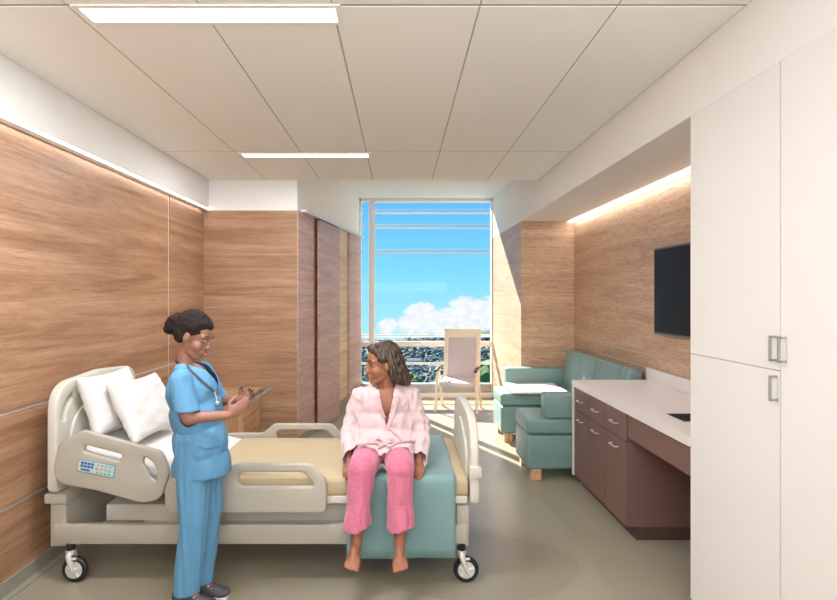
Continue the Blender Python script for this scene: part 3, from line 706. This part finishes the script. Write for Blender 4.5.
# ------------------------------------------------------------------ bedding
def drape(name, x0, x1, zt, near, far, zn, zf, m, thick, seed, wav=.004, drx=None):
    """cloth lying over the mattress: grid along x and along the path near bottom > top > far bottom"""
    path = []
    r = .035
    path.append((near, zn)); 
    k = 8
    for i in range(1, k): path.append((near, zn+(zt-r-zn)*i/k))
    for i in range(7): a = pi/2*i/6; path.append((near+r-r*cos(a), zt-r+r*sin(a)))
    for i in range(1, 14): path.append((near+r+(far-near-2*r)*i/14, zt))
    for i in range(7): a = pi/2*i/6; path.append((far-r+r*sin(a), zt-r+r*cos(a)))
    for i in range(1, 6): path.append((far, zt-r-(zt-r-zf)*i/5))
    b = B(); nxx = 28; g = []
    for i in range(nxx+1):
        x = x0+(x1-x0)*i/nxx; row = []
        for (y, z) in path:
            side = max(0, (zt-z)/.4)
            n1 = noise.noise(Vector((x*5+seed, y*4, z*2)))
            dy = (-1 if y < 3.5 else 1)*(abs(n1)*.02*side) if z < zt-.03 else 0
            dz = n1*wav if z > zt-.02 else 0
            row.append(b.verts.new((x+(n1*.006), y+dy, z+dz)))
        g.append(row)
    for i in range(nxx):
        for j in range(len(path)-1): b.faces.new([g[i][j], g[i+1][j], g[i+1][j+1], g[i][j+1]])
    o = obj(name, b, m, None, True, 0); md = o.modifiers.new('thickness', 'SOLIDIFY'); md.thickness = thick; md.offset = 0
    return o
cv = B()
prof2 = [(.371, .487), (.374, .50), (.374, .56), (.357, .581), (.2, .584), (-.4, .583), (-.9, .584), (-1.10, .586), (-1.122, .583), (-1.118, .577), (-.9, .5765), (.34, .5765), (.3675, .556), (.3675, .487)]
bm = B(); rr = []
def cov(p0):
    b = B(); secs = []
    yy = [(3.139, .484), (3.136, .50), (3.136, .552), (3.141, .572), (3.155, .582), (3.3, .5835), (3.57, .584), (3.85, .5835), (3.995, .582), (4.009, .572), (4.014, .552), (4.014, .50), (4.011, .484)]
    xs = [-1.122, -1.115, -.8, -.4, 0, .33, .355, .368, .374, .375]
    for x in xs:
        t = max(0, (x-.355)/.02); row = []
        for (y, z) in yy:
            row.append(b.verts.new((x, y, z-(.012*t*t if z > .57 else 0))))
        secs.append(row)
    for i in range(len(xs)-1):
        for j in range(len(yy)-1): b.faces.new([secs[i][j], secs[i+1][j], secs[i+1][j+1], secs[i][j+1]])
    low = [b.verts.new((.376, y, .485)) for (y, z) in yy]
    for j in range(len(yy)-1): b.faces.new([secs[-1][j], low[j], low[j+1], secs[-1][j+1]])
    return b
o = obj('blanket', cov(0), M_TAN, None, True, 60); md = o.modifiers.new('thickness', 'SOLIDIFY'); md.thickness = .006; md.offset = .9
props(o, 'smooth tan blanket tucked over the mattress of the hospital bed', 'blanket')
o = drape('throw_blanket', -.29, .305, .60, 3.098, 4.045, .155, .30, M_TEALB, .007, 3.0)
props(o, 'teal throw blanket draped across the foot of the bed, hanging down the side', 'blanket')
def pillow(label, c, axis_u, axis_v, w, h, th, seed):
    b = B(); n = 34; U = Vector(axis_u).normalized(); V = Vector(axis_v).normalized(); W = U.cross(V)
    top, bot = [], []
    for s, store in ((1, top), (-1, bot)):
        for i in range(n+1):
            row = []
            for j in range(n+1):
                u = -1+2*i/n; v = -1+2*j/n
                e = max(0, 1-abs(u)**3.2)*max(0, 1-abs(v)**3.2); t = e**.42
                pin = 1-.10*(1-abs(u)**2)*abs(v)**3; pin2 = 1-.10*(1-abs(v)**2)*abs(u)**3
                wr = noise.noise(Vector((u*2.2+seed, v*2.2, s)))*.02*t + abs(noise.noise(Vector((u*1.4+v*4+seed, v*1.5, 2.+s))))*.03*(max(abs(u), abs(v))**2)*t
                row.append(b.verts.new(Vector(c)+U*(u*w/2*pin2)+V*(v*h/2*pin)+W*s*(t*th/2-wr)))
            store.append(row)
        for i in range(n):
            for j in range(n):
                q = [store[i][j], store[i+1][j], store[i+1][j+1], store[i][j+1]]
                b.faces.new(q if s > 0 else q[::-1])
    bmesh.ops.remove_doubles(b, verts=b.verts, dist=.0008)
    return props(obj('pillow', b, M_PILLOW, None, True, 0), label, 'pillow', 'white bed pillows')
pillow('white pillow behind, leaning straight against the headboard', (-1.79, 3.49, .955), (.05, 1, .0), (-.32, 0, 1), .55, .37, .14, 2.0)
pillow('white pillow in front, slumped against the other pillow', (-1.615, 3.55, .905), (.08, 1, -.02), (-.50, .05, 1), .56, .40, .15, 8.0)
# ================================================================== PEOPLE
from mathutils.bvhtree import BVHTree
M_SCRUB = mat('blue_scrub_cotton', (92, 146, 184), .8, bump=.1, bscale=180, var=.04, vscale=7)
M_SCRUBD = mat('blue_scrub_seam', (66, 124, 166), .8)
M_SHOE = mat('grey_shoe', (78, 74, 78), .6); M_LACE = mat('white_lace', (225, 222, 220), .6)
M_HAIRB = mat('dark_hair', (40, 32, 31), .85, spec=.15, bump=.4, bscale=150, var=.2, vscale=60)
def hair_mat():
    m = mat('brown_hair', (92, 70, 52), .42, bump=.5, bscale=90, stretch=(1, 1, .15))
    nt = m.node_tree; N = nt.nodes; L = nt.links; b = N['Principled BSDF']
    g = N.new('ShaderNodeTexCoord'); mp = N.new('ShaderNodeMapping'); mp.inputs['Scale'].default_value = (90, 90, 9); L.new(g.outputs['Object'], mp.inputs[0])
    n = N.new('ShaderNodeTexNoise'); n.inputs['Scale'].default_value = 1; n.inputs['Detail'].default_value = 4; L.new(mp.outputs[0], n.inputs['Vector'])
    r = N.new('ShaderNodeValToRGB'); L.new(n.outputs[0], r.inputs[0]); e = r.color_ramp.elements
    e[0].position = .38; e[0].color = lin((36, 26, 22)); e[1].position = .78; e[1].color = lin((104, 78, 58)); L.new(r.outputs[0], b.inputs['Base Color']); return m
M_HAIRW = hair_mat()
M_ROBE = mat('pale_pink_robe', (212, 184, 186), .85, bump=.15, bscale=160, var=.02, sheen=.3)
M_ROBED = mat('pink_robe_trim', (206, 170, 174), .85)
def pj_mat():
    m = mat('pink_pajama_cotton', (206, 112, 138), .85, sheen=.3)
    nt = m.node_tree; N = nt.nodes; L = nt.links; b = N['Principled BSDF']
    g = N.new('ShaderNodeTexCoord'); v = N.new('ShaderNodeTexVoronoi'); v.inputs['Scale'].default_value = 130; L.new(g.outputs['Object'], v.inputs['Vector'])
    r = N.new('ShaderNodeValToRGB'); L.new(v.outputs['Distance'], r.inputs[0]); e = r.color_ramp.elements
    e[0].position = .22; e[0].color = lin((216, 140, 160)); e[1].position = .34; e[1].color = lin((198, 104, 132)); L.new(r.outputs[0], b.inputs['Base Color']); return m
M_PJ = pj_mat()
class Fr:
    def __init__(s, c, fwd, up=(0, 0, 1), k=1.0):
        s.c = Vector(c); s.f = Vector(fwd).normalized(); s.l = Vector(up).cross(s.f).normalized(); s.u = s.f.cross(s.l).normalized(); s.k = k
    def __call__(s, f, l, u): return s.c+(s.f*f+s.l*l+s.u*u)*s.k
    def rot(s): return Matrix((s.f, s.l, s.u)).transposed().to_quaternion()
def head_prims(H):
    q = H.rot(); k = H.k
    def E(p, r): return ell(H(*p), tuple(x*k for x in r), q)
    def K(a, ra, b_, rb): return cap(H(*a), ra*k, H(*b_), rb*k)
    P = [E((-.012, 0, .03), (.098, .076, .090)), E((.028, 0, -.028), (.062, .060, .080)), E((.0, 0, -.04), (.06, .058, .06)),
         K((.03, .03, -.078), .024, (.062, .008, -.098), .019), K((.03, -.03, -.078), .024, (.062, -.008, -.098), .019), E((.068, 0, -.097), (.019, .02, .018)),
         K((.084, 0, .012), .008, (.103, 0, -.028), .0105), E((.097, .011, -.034), (.010, .008, .008)), E((.097, -.011, -.034), (.010, .008, .008)),
         E((.074, 0, -.062), (.024, .030, .022)), E((.084, 0, -.058), (.016, .024, .0065)), E((.082, 0, -.071), (.016, .021, .0075))]
    for s in (-1, 1):
        P += [E((.050, s*.033, -.034), (.030, .026, .032)), K((.082, s*.012, .024), .011, (.066, s*.046, .022), .011),
              E((-.005, s*.077, -.008), (.018, .009, .030)), E((.004, s*.074, -.014), (.012, .008, .018)), E((.064, s*.032, .004), (.018, .019, .014))]
    return P
def face_parts(H, parent, down=.2):
    for s in (-1, 1):
        b = B(); bmesh.ops.create_uvsphere(b, u_segments=20, v_segments=14, radius=.0118*H.k, matrix=Matrix.Translation(H(.0715, s*.031, .003)) @ H.rot().to_matrix().to_4x4() @ Matrix.Rotation(pi/2, 4, 'Y'))
        for f in b.faces:
            d = (f.calc_center_median()-H(.0715, s*.031, .003)).normalized().dot((H.f-H.u*down+H.l*s*.05).normalized())
            f.material_index = 2 if d > .94 else (1 if d > .66 else 0)
        obj('eye', b, [M_EYE, M_IRIS, M_RUB], parent, True, 0)
        b = B(); tube(b, [H(.083, s*.018, .012), H(.0855, s*.031, .0155), H(.078, s*.045, .011)], [.0012*H.k, .0022*H.k, .001*H.k], 8); obj('eyelashes', b, M_IRIS, parent, True)
        b = B(); tube(b, [H(.092, s*.014, .026), H(.090, s*.03, .033), H(.074, s*.05, .028)], [.002*H.k, .0032*H.k, .0012*H.k], 8); obj('eyebrow', b, M_IRIS, parent, True)
def hand_prims(w, d, n, t, k=1.0, curl=(.5, .6, .5), thumb=.5, spread=.12):
    """w wrist, d towards the fingers, n the way the palm faces, t thumb side"""
    w = Vector(w); d = Vector(d).normalized(); n = Vector(n); n = (n-d*n.dot(d)).normalized(); s = d.cross(n).normalized(); t = s if s.dot(Vector(t)) > 0 else -s
    P = [cap(w-d*.015*k, .022*k, w+d*.02*k, .024*k, (n, .75))]
    q = Matrix((d, t, n)).transposed().to_quaternion()
    P.append(ell(w+d*.048*k, (.045*k, .037*k, .0145*k), q))
    for i, (off, L, r) in enumerate(((.027, .070, .0085), (.009, .078, .0088), (-.010, .072, .0085), (-.027, .056, .0075))):
        p = w+d*(.080-abs(off)*.25)*k+t*off*k; a = 0; dd = (d+t*off*spread*20*.1).normalized()
        P.append(cap(w+d*.045*k+t*off*.8*k, r*1.05*k, p, r*1.05*k))
        for j, (fr, c) in enumerate(zip((.45, .31, .24), curl)):
            a += c; v = dd*cos(a)+n*sin(a); e = p+v*L*fr*k
            P.append(cap(p, r*(1-.07*j)*k, e, r*(.93-.07*j)*k)); p = e
    p = w+d*.022*k+t*.026*k; v = (d*.6+t*.75+n*.25).normalized(); e = p+v*.036*k; P.append(cap(p, .0125*k, e, .0105*k))
    v = (d*.85+t*(.5-thumb)+n*thumb).normalized(); e2 = e+v*.028*k; P.append(cap(e, .0105*k, e2, .009*k)); v = (d*.9+n*thumb*1.2).normalized(); P.append(cap(e2, .009*k, e2+v*.020*k, .0075*k))
    return P
def foot_prims(ank, heel, ball, side, k=1.0):
    ank, heel, ball = Vector(ank), Vector(heel), Vector(ball); d = (ball-heel).normalized(); up = (ank-heel); up = (up-d*up.dot(d)).normalized(); s = Vector(side).normalized()
    P = [cap(ank, .032*k, heel+up*.01, .028*k), cap(heel, .027*k, ball, .024*k), cap(ank-up*.01+d*.01, .03*k, ball+up*.006, .018*k)]
    P += [cap(heel+d*.06*k+s*.012, .022*k, ball+s*.020*k, .019*k), cap(heel+d*.06*k-s*.012, .022*k, ball-s*.022*k, .016*k)]
    for i, (o_, L, r) in enumerate(((.027, .052, .0125), (.009, .050, .0092), (-.006, .045, .0088), (-.020, .038, .0082), (-.032, .030, .0075))):
        a = ball+s*o_*k; m_ = a+d*L*.6*k+up*.002; P.append(cap(a, r*1.1*k, m_, r*k)); P.append(cap(m_, r*k, m_+d*L*.4*k-up*.006*k, r*.9*k))
    return P
def bvh(o):
    me = o.data; w = wloc(o)
    return BVHTree.FromPolygons([v.co+w for v in me.vertices], [tuple(p.vertices) for p in me.polygons])
def pix(tree, px, py, off=.004):
    d = Vector(((px-400)/F, 1, (296-py)/F)).normalized(); h = tree.ray_cast(Vector((0, 0, EYE)), d)
    return (h[0]+h[1]*off*(1 if h[1].dot(d) < 0 else -1)) if h[0] else None
def pixline(tree, pts, off=.004, sub=4):
    out = []
    for (a, b_) in zip(pts, pts[1:]):
        for k in range(sub):
            p = pix(tree, a[0]+(b_[0]-a[0])*k/sub, a[1]+(b_[1]-a[1])*k/sub, off)
            if p: out.append(p)
    p = pix(tree, *pts[-1], off)
    if p: out.append(p)
    return out
def folds(amp, fr, seed=0, zamp=None):
    def f(co, nr):
        v = Vector((co.x*fr[0]+seed, co.y*fr[1], co.z*fr[2]))
        a = noise.noise(v)+.5*noise.noise(v*2.1)
        r = 1-abs(noise.noise(v*1.3+Vector((5, 3, 1))))*2
        k = zamp(co) if zamp else 1
        return nr*amp*k*(a*.7+r*.5-.25)
    return f
# ------------------------------------------------------------------ seated patient
wp = thing('person', (-.09, 3.4, .59), 'barefoot seated person in a pale pink robe and pink pajama pants, looking left', 'person')
HW = Fr((-.105, 3.36, 1.195), (-.95, -.30, -.10), (.02, 0, 1), 1.02)
P = head_prims(HW)
P += [cap(HW(-.02, 0, -.07), .045, (-.09, 3.385, 1.04), .05), ell((-.09, 3.395, .955), (.145, .088, .12)), ell((-.09, 3.40, .84), (.115, .085, .12)), ell((-.09, 3.40, .72), (.155, .11, .11)),
      cap((-.20, 3.40, 1.0), .040, (.03, 3.40, 1.0), .040), cap((-.17, 3.40, 1.0), .05, (-.01, 3.40, 1.0), .05)]
ARMS = [((-.235, 3.40, .995), (-.315, 3.41, .80), (-.288, 3.20, .650)), ((.065, 3.40, .995), (.138, 3.41, .80), (.105, 3.20, .650))]
for i, (a, e, w) in enumerate(ARMS):
    P += chain([a, e, w], [.038, .030, .024])
    P += hand_prims(w, (-.0+.02*(1 if i else -1), -1, -.30), (0, -.2, -1), (1 if i == 0 else -1, 0, 0), .9, (.25, .75, .5), .2)
LEGS = [((-.165, 3.38, .69), (-.205, 3.02, .665), (-.235, 2.995, .285)), ((-.015, 3.38, .69), (.003, 3.01, .665), (-.003, 2.985, .285))]
for i, (h, kn, an) in enumerate(LEGS):
    h, kn, an = map(Vector, (h, kn, an)); mid = kn.lerp(an, .35)+Vector((0, .012, 0))
    P += chain([h, kn, mid, an], [.078, .05, .046, .029])
    P += foot_prims(an, an+Vector((.0, .018, -.045)), an+Vector((-.010 if i == 0 else .004, -.085, -.068)), (1 if i == 0 else -1, 0, 0), 1.05)
lipc = HW(.094, 0, -.064)
def paintw(c):
    d = c-HW.c; u = d.dot(HW.u); f = d.dot(HW.f); l = d.dot(HW.l)
    return 1 if (abs(u+.0655) < .0125 and f > .086 and abs(l) < .024) else 0
body = organic('body', P, .005, [M_SKIN_L, M_LIP], wp, smooth=3, paint=paintw)
face_parts(HW, wp)
# hair
q = HW.rot()
Ph = [ell(HW(-.025, 0, .045), (.098, .086, .092), q), ell(HW(-.055, 0, .0), (.075, .088, .095), q), cap(HW(-.07, .0, -.02), .075, HW(-.105, .0, -.09), .055),
      cap(HW(-.02, .055, .04), .036, HW(-.055, .066, -.085), .034), cap(HW(-.02, -.055, .04), .036, HW(-.055, -.066, -.085), .034), cap(HW(-.08, .05, -.05), .045, HW(-.125, .04, -.115), .030),
      cap(HW(.045, .03, .09), .03, HW(.015, .068, .035), .026), cap(HW(.045, -.03, .09), .03, HW(.015, -.068, .035), .026), cap(HW(-.08, -.05, -.05), .045, HW(-.12, -.04, -.11), .030)]
def hd(co, nr):
    d = co-HW.c; a = math.atan2(d.dot(HW.l), d.dot(HW.f)); return nr*(.0022*sin(a*26+d.dot(HW.u)*18)+.004*noise.noise(co*30))
organic('hair', Ph, .005, M_HAIRW, wp, smooth=3, disp=hd)
# pajama pants
Pp = [ell((-.09, 3.40, .705), (.175, .125, .105)), ell((-.09, 3.30, .69), (.12, .12, .07))]
for i, (h, kn, an) in enumerate(LEGS):
    h, kn, an = map(Vector, (h, kn, an)); e = kn.lerp(an, .86)+Vector((0 if i == 0 else .012, -.004, 0)); m2 = kn.lerp(an, .4)+Vector((0, .003, 0))
    Pp += [cap(h, .095, kn+Vector((0, .01, .003)), .076), cap(kn+Vector((0, .01, .0)), .076, m2, .068), cap(m2, .066, e, .076)]
def pcut(c): return c.z < .368+.012*sin(c.x*30)
pants = organic('pajama_pants', Pp, .006, M_PJ, wp, smooth=5, cut=pcut, solid=.004,
    disp=folds(.012, (16, 16, 4), 2, lambda c: .4+1.0*max(0, min(1, (.70-c.z)/.25))))
# robe
Pr = [ell((-.09, 3.39, .955), (.165, .112, .125)), ell((-.085, 3.385, .84), (.175, .118, .13)), ell((-.09, 3.37, .735), (.20, .16, .11)), cap((-.215, 3.40, .995), .058, (.045, 3.40, .995), .058), cap((-.16, 3.40, 1.02), .05, (-.02, 3.40, 1.02), .05),
      cap((-.16, 3.33, .71), .10, (-.195, 3.17, .675), .098), cap((-.02, 3.33, .71), .10, (.0, 3.17, .675), .098), ell((-.09, 3.22, .69), (.10, .10, .085))]
for i, (a, e, w) in enumerate(ARMS):
    a, e, w = map(Vector, (a, e, w)); s = -1 if i == 0 else 1
    Pr += [cap(a, .056, e+Vector((-s*.012, 0, 0)), .056), cap(e+Vector((-s*.012, 0, 0)), .056, w+Vector((-s*.002, -.005, .012)), .052)]
NB = Vector((-.09, 3.385, 1.05))
def rcut(c):
    if c.z < .612: return True
    if c.z > .985 and (Vector((c.x, c.y, 0))-Vector((NB.x-.004, NB.y-.01, 0))).length < .068 and c.z > 1.0: return True
    if c.y < 3.395 and .825 < c.z and abs(c.x-(-.078)) < (c.z-.825)*.21: return True
    for i, (a, e, w) in enumerate(ARMS):
        if abs(c.x-w[0]) < .085 and c.y < w[1]-.012 and c.z < .76 and (c.x < -.235 or c.x > .075): return True
    return c.y < 3.125
def rz(c):
    return .9+.9*max(0, min(1, (abs(c.x+.09)-.12)/.08))
robe = organic('robe', Pr, .006, M_ROBE, wp, smooth=5, cut=rcut, solid=.005, disp=folds(.0105, (20, 9, 11), 4, rz))
tr = bvh(robe)
b = B()
for pts in ([(377, 396), (379, 403), (383, 414), (387, 424), (393, 432), (401, 440), (406, 443)], [(397, 396), (396, 403), (393, 414), (390, 422), (387, 430)]):
    ln = pixline(tr, pts, .003, 4)
    if len(ln) > 2: tube(b, ln, .013, 10, flat=.55)
if b.faces: obj('collar', b, M_ROBED, robe, True)
b = B(); ln = pixline(tr, [(357, 446), (368, 444), (382, 444), (396, 443), (410, 442), (416, 441)], .005, 5)
if len(ln) > 2: tube(b, ln, .012, 10, flat=.6)
for pts in ([(386, 444), (378, 449), (372, 456)], [(386, 444), (392, 450), (394, 458)], [(385, 444), (379, 439), (374, 442), (380, 446), (386, 445)], [(386, 444), (393, 440), (397, 444), (391, 447), (386, 445)]):
    ln = pixline(tr, pts, .010, 4)
    if len(ln) > 2: tube(b, ln, .008, 8, flat=.6)
if b.faces: obj('robe_tie', b, M_ROBED, robe, True)
# ------------------------------------------------------------------ standing nurse
NY = 2.915
npn = thing('person', (-1.06, NY, 0), 'standing person in blue scrubs, dark hair in a bun, holding a tablet', 'person')
HN = Fr((-1.070, NY, 1.394), (.93, -.12, -.42), (.44, 0, 1), .96)
P = head_prims(HN)
P += [cap(HN(-.025, 0, -.06), .046, (-1.118, NY, 1.24), .044), ell((-1.08, NY, 1.11), (.095, .135, .14)), ell((-1.06, NY, .96), (.09, .115, .12)), ell((-1.05, NY, .86), (.10, .13, .12)),
      cap((-1.095, NY-.12, 1.19), .045, (-1.095, NY+.12, 1.19), .045), cap((-1.11, NY-.05, 1.215), .04, (-1.11, NY+.05, 1.215), .04)]
NA = [((-1.085, 2.765, 1.18), (-1.035, 2.735, 1.005), (-.862, 2.80, 1.003)), ((-1.085, 3.06, 1.18), (-1.01, 3.09, 1.02), (-.875, 3.035, 1.04))]
for i, (a, e, w) in enumerate(NA): P += chain([a, e, w], [.043, .034, .022])
P += hand_prims(NA[0][2], (.80, .22, .50), (-.25, .9, .15), (-.5, 0, .8), .92, (.25, .5, .5), .45)
P += hand_prims(NA[1][2], (.85, -.25, .42), (-.2, -.9, .1), (-.5, 0, .8), .92, (.25, .5, .5), .45)
NL = [((-1.055, NY-.06, .86), (-1.05, NY-.055, .46), (-1.10, NY-.05, .09)), ((-1.045, NY+.06, .86), (-1.025, NY+.06, .46), (-1.065, NY+.06, .09))]
for (h, kn, an) in NL:
    P += chain([h, kn, an], [.078, .05, .032]); an = Vector(an); P += [cap(an, .032, an+Vector((-.03, 0, -.05)), .026), cap(an, .03, an+Vector((.10, 0, -.06)), .02)]
def paintn(c):
    d = c-HN.c; u = d.dot(HN.u); f = d.dot(HN.f); l = d.dot(HN.l)
    return 1 if (abs(u+.0655) < .0125 and f > .086 and abs(l) < .026) else 0
organic('body', P, .005, [M_SKIN_D, mat('lips_rose', (150, 84, 84), .4)], npn, smooth=3, paint=paintn)
face_parts(HN, npn, .75)
b = B(); tube(b, [HN(.094, -.016, -.0635), HN(.1005, 0, -.066), HN(.094, .016, -.0635)], [.001, .0022, .001], 8); obj('teeth', b, M_TEETH, npn, True)
q = HN.rot()
Ph = [ell(HN(-.026, 0, .042), (.097, .083, .091), q), ell(HN(-.05, 0, .0), (.06, .080, .07), q), cap(HN(-.08, 0, .02), .05, HN(-.118, 0, .045), .036), ell((-1.178, NY-.004, 1.448), (.043, .045, .050)), ell((-1.168, NY-.02, 1.475), (.03, .03, .03)), ell((-1.195, NY-.012, 1.43), (.03, .03, .03)), ell(HN(-.004, 0, .076), (.078, .072, .042), q), cap(HN(.0, .058, .05), .026, HN(.02, .05, .065), .024), cap(HN(.0, -.058, .05), .026, HN(.02, -.05, .065), .024), cap(HN(.0, .06, .06), .022, HN(-.03, .072, -.02), .014), cap(HN(.0, -.06, .06), .022, HN(-.03, -.072, -.02), .014),
      cap(HN(.03, .035, .088), .02, HN(.008, .066, .03), .014), cap(HN(.03, -.035, .088), .02, HN(.008, -.066, .03), .014)]
organic('hair', Ph, .005, M_HAIRB, npn, smooth=3, disp=lambda co, nr: nr*(.004*noise.noise(co*60)))
Pp = [ell((-1.05, NY, .86), (.125, .145, .13))]
for i, (h, kn, an) in enumerate(NL):
    h, kn, an = map(Vector, (h, kn, an)); Pp += [cap(h, .095, kn, .078), cap(kn, .078, an+Vector((.004, 0, -.02)), .062)]
organic('scrub_pants', Pp, .006, M_SCRUB, npn, smooth=5, cut=lambda c: c.z < .088-.02*(c.x+1.1), solid=.004, disp=folds(.010, (22, 22, 2.5), 6))
Pt = [ell((-1.078, NY, 1.115), (.130, .160, .145)), ell((-1.055, NY, .98), (.132, .150, .16)), ell((-1.035, NY, .84), (.140, .150, .16)), ell((-1.028, NY, .72), (.148, .148, .16)),
      cap((-1.095, NY-.125, 1.175), .058, (-1.095, NY+.125, 1.175), .058), cap((-1.115, NY-.045, 1.215), .045, (-1.115, NY+.045, 1.215), .045)]
for (a, e, w) in NA:
    a, e = Vector(a), Vector(e); Pt += [cap(a, .062, a.lerp(e, .95), .062)]
def tcut(c):
    if c.z < .682+.02*(c.x+1.03): return True
    if c.z > 1.185 and (Vector((c.x+1.108, c.y-NY, 0))).length < .060 and c.z > 1.235: return True
    if c.x > -1.09 and c.z > 1.10 and abs(c.y-NY) < (c.z-1.10)*.45: return True
    for (a, e, w) in NA:
        if abs(c.y-NY) > .135 and c.z < 1.042 and c.z > .90 and (c.y < NY-.155 or c.y > NY+.155): return True
    return False
top = organic('scrub_top', Pt, .006, M_SCRUB, npn, smooth=5, cut=tcut, solid=.004, disp=folds(.012, (9, 9, 5), 3))
tt_ = bvh(top)
b = B(); ln = pixline(tt_, [(198, 447), (208, 449), (219, 447), (222, 440)], .003, 5)
if len(ln) > 2: tube(b, ln, .0025, 8); obj('pocket_seam', b, M_SCRUBD, top, True)
for i, (h, kn, an) in enumerate(NL):
    an = Vector(an); x, y = an.x, an.y
    sh = organic('shoe', [cap((x-.035, y, .035), .036, (x+.10, y, .030), .034, ((0, 1, 0), 1)), cap((x-.03, y, .07), .036, (x+.02, y, .06), .036), ell((x+.115, y, .028), (.05, .040, .026)), cap((x, y, .06), .034, (x+.08, y, .04), .03)], .005, M_SHOE, npn, smooth=3, disp=lambda co, nr: Vector((0, 0, max(0, .004-co.z))))
    b = B(); box(b, x-.068, x+.155, y-.036, y+.036, .0, .014, r=.006); obj('sole', b, M_LACE, sh, True)
    b = B()
    for k in range(4): xx = x+.035+k*.018; zz = .092-k*.011; tube(b, [(xx, y-.026, zz-.014), (xx+.004, y, zz), (xx, y+.026, zz-.014)], .003, 6)
    obj('laces', b, M_LACE, sh, True)
# tablet held in both hands
tb = thing('tablet', (-.78, NY, 1.04), 'thin dark tablet computer held in both hands by the person in blue scrubs', 'tablet')
ax = Vector((.82, 0, .57)).normalized()
plate('tablet_body', fillet([(-.105, -.08), (.105, -.08), (.105, .08), (-.105, .08)], .01), [], .009, .002, (-.775, NY+.005, 1.05), ax, (0, 1, 0), mat('tablet_grey', (112, 112, 118), .35, metal=.3), tb)
plate('tablet_screen', fillet([(-.096, -.07), (.096, -.07), (.096, .07), (-.096, .07)], .004), [], .002, .0004, Vector((-.775, NY+.005, 1.05))+ax.cross(Vector((0, 1, 0)))*.0052, ax, (0, 1, 0), mat('tablet_glass', (70, 72, 78), .15), tb)
# stethoscope around the neck
st = thing('stethoscope', (-1.1, NY, 1.0), 'dark stethoscope hanging from the neck of the person in blue scrubs', 'stethoscope')
b = B(); ln = pixline(tt_, [(186, 363), (190, 370), (198, 378), (206, 385), (213, 391)], .006, 5)
back = [Vector((-1.10, NY+.075, 1.235)), Vector((-1.14, NY+.06, 1.262)), Vector((-1.168, NY, 1.268)), Vector((-1.14, NY-.06, 1.262))]
if len(ln) > 2: tube(b, back+ln, .006, 8)
obj('tubing', b, mat('grey_rubber', (92, 82, 84), .5), st, True)
if ln:
    e = ln[-1]; b = B(); tube(b, [e, e+Vector((.012, 0, -.03)), e+Vector((.014, 0, -.05))], .0028, 8); lathe(b, [(.007, -.008), (.010, -.005), (.010, .0), (.007, .003)], e+Vector((.018, 0, -.06)), 'Y', 18)
    obj('chest_piece', b, M_CHR, st, True)
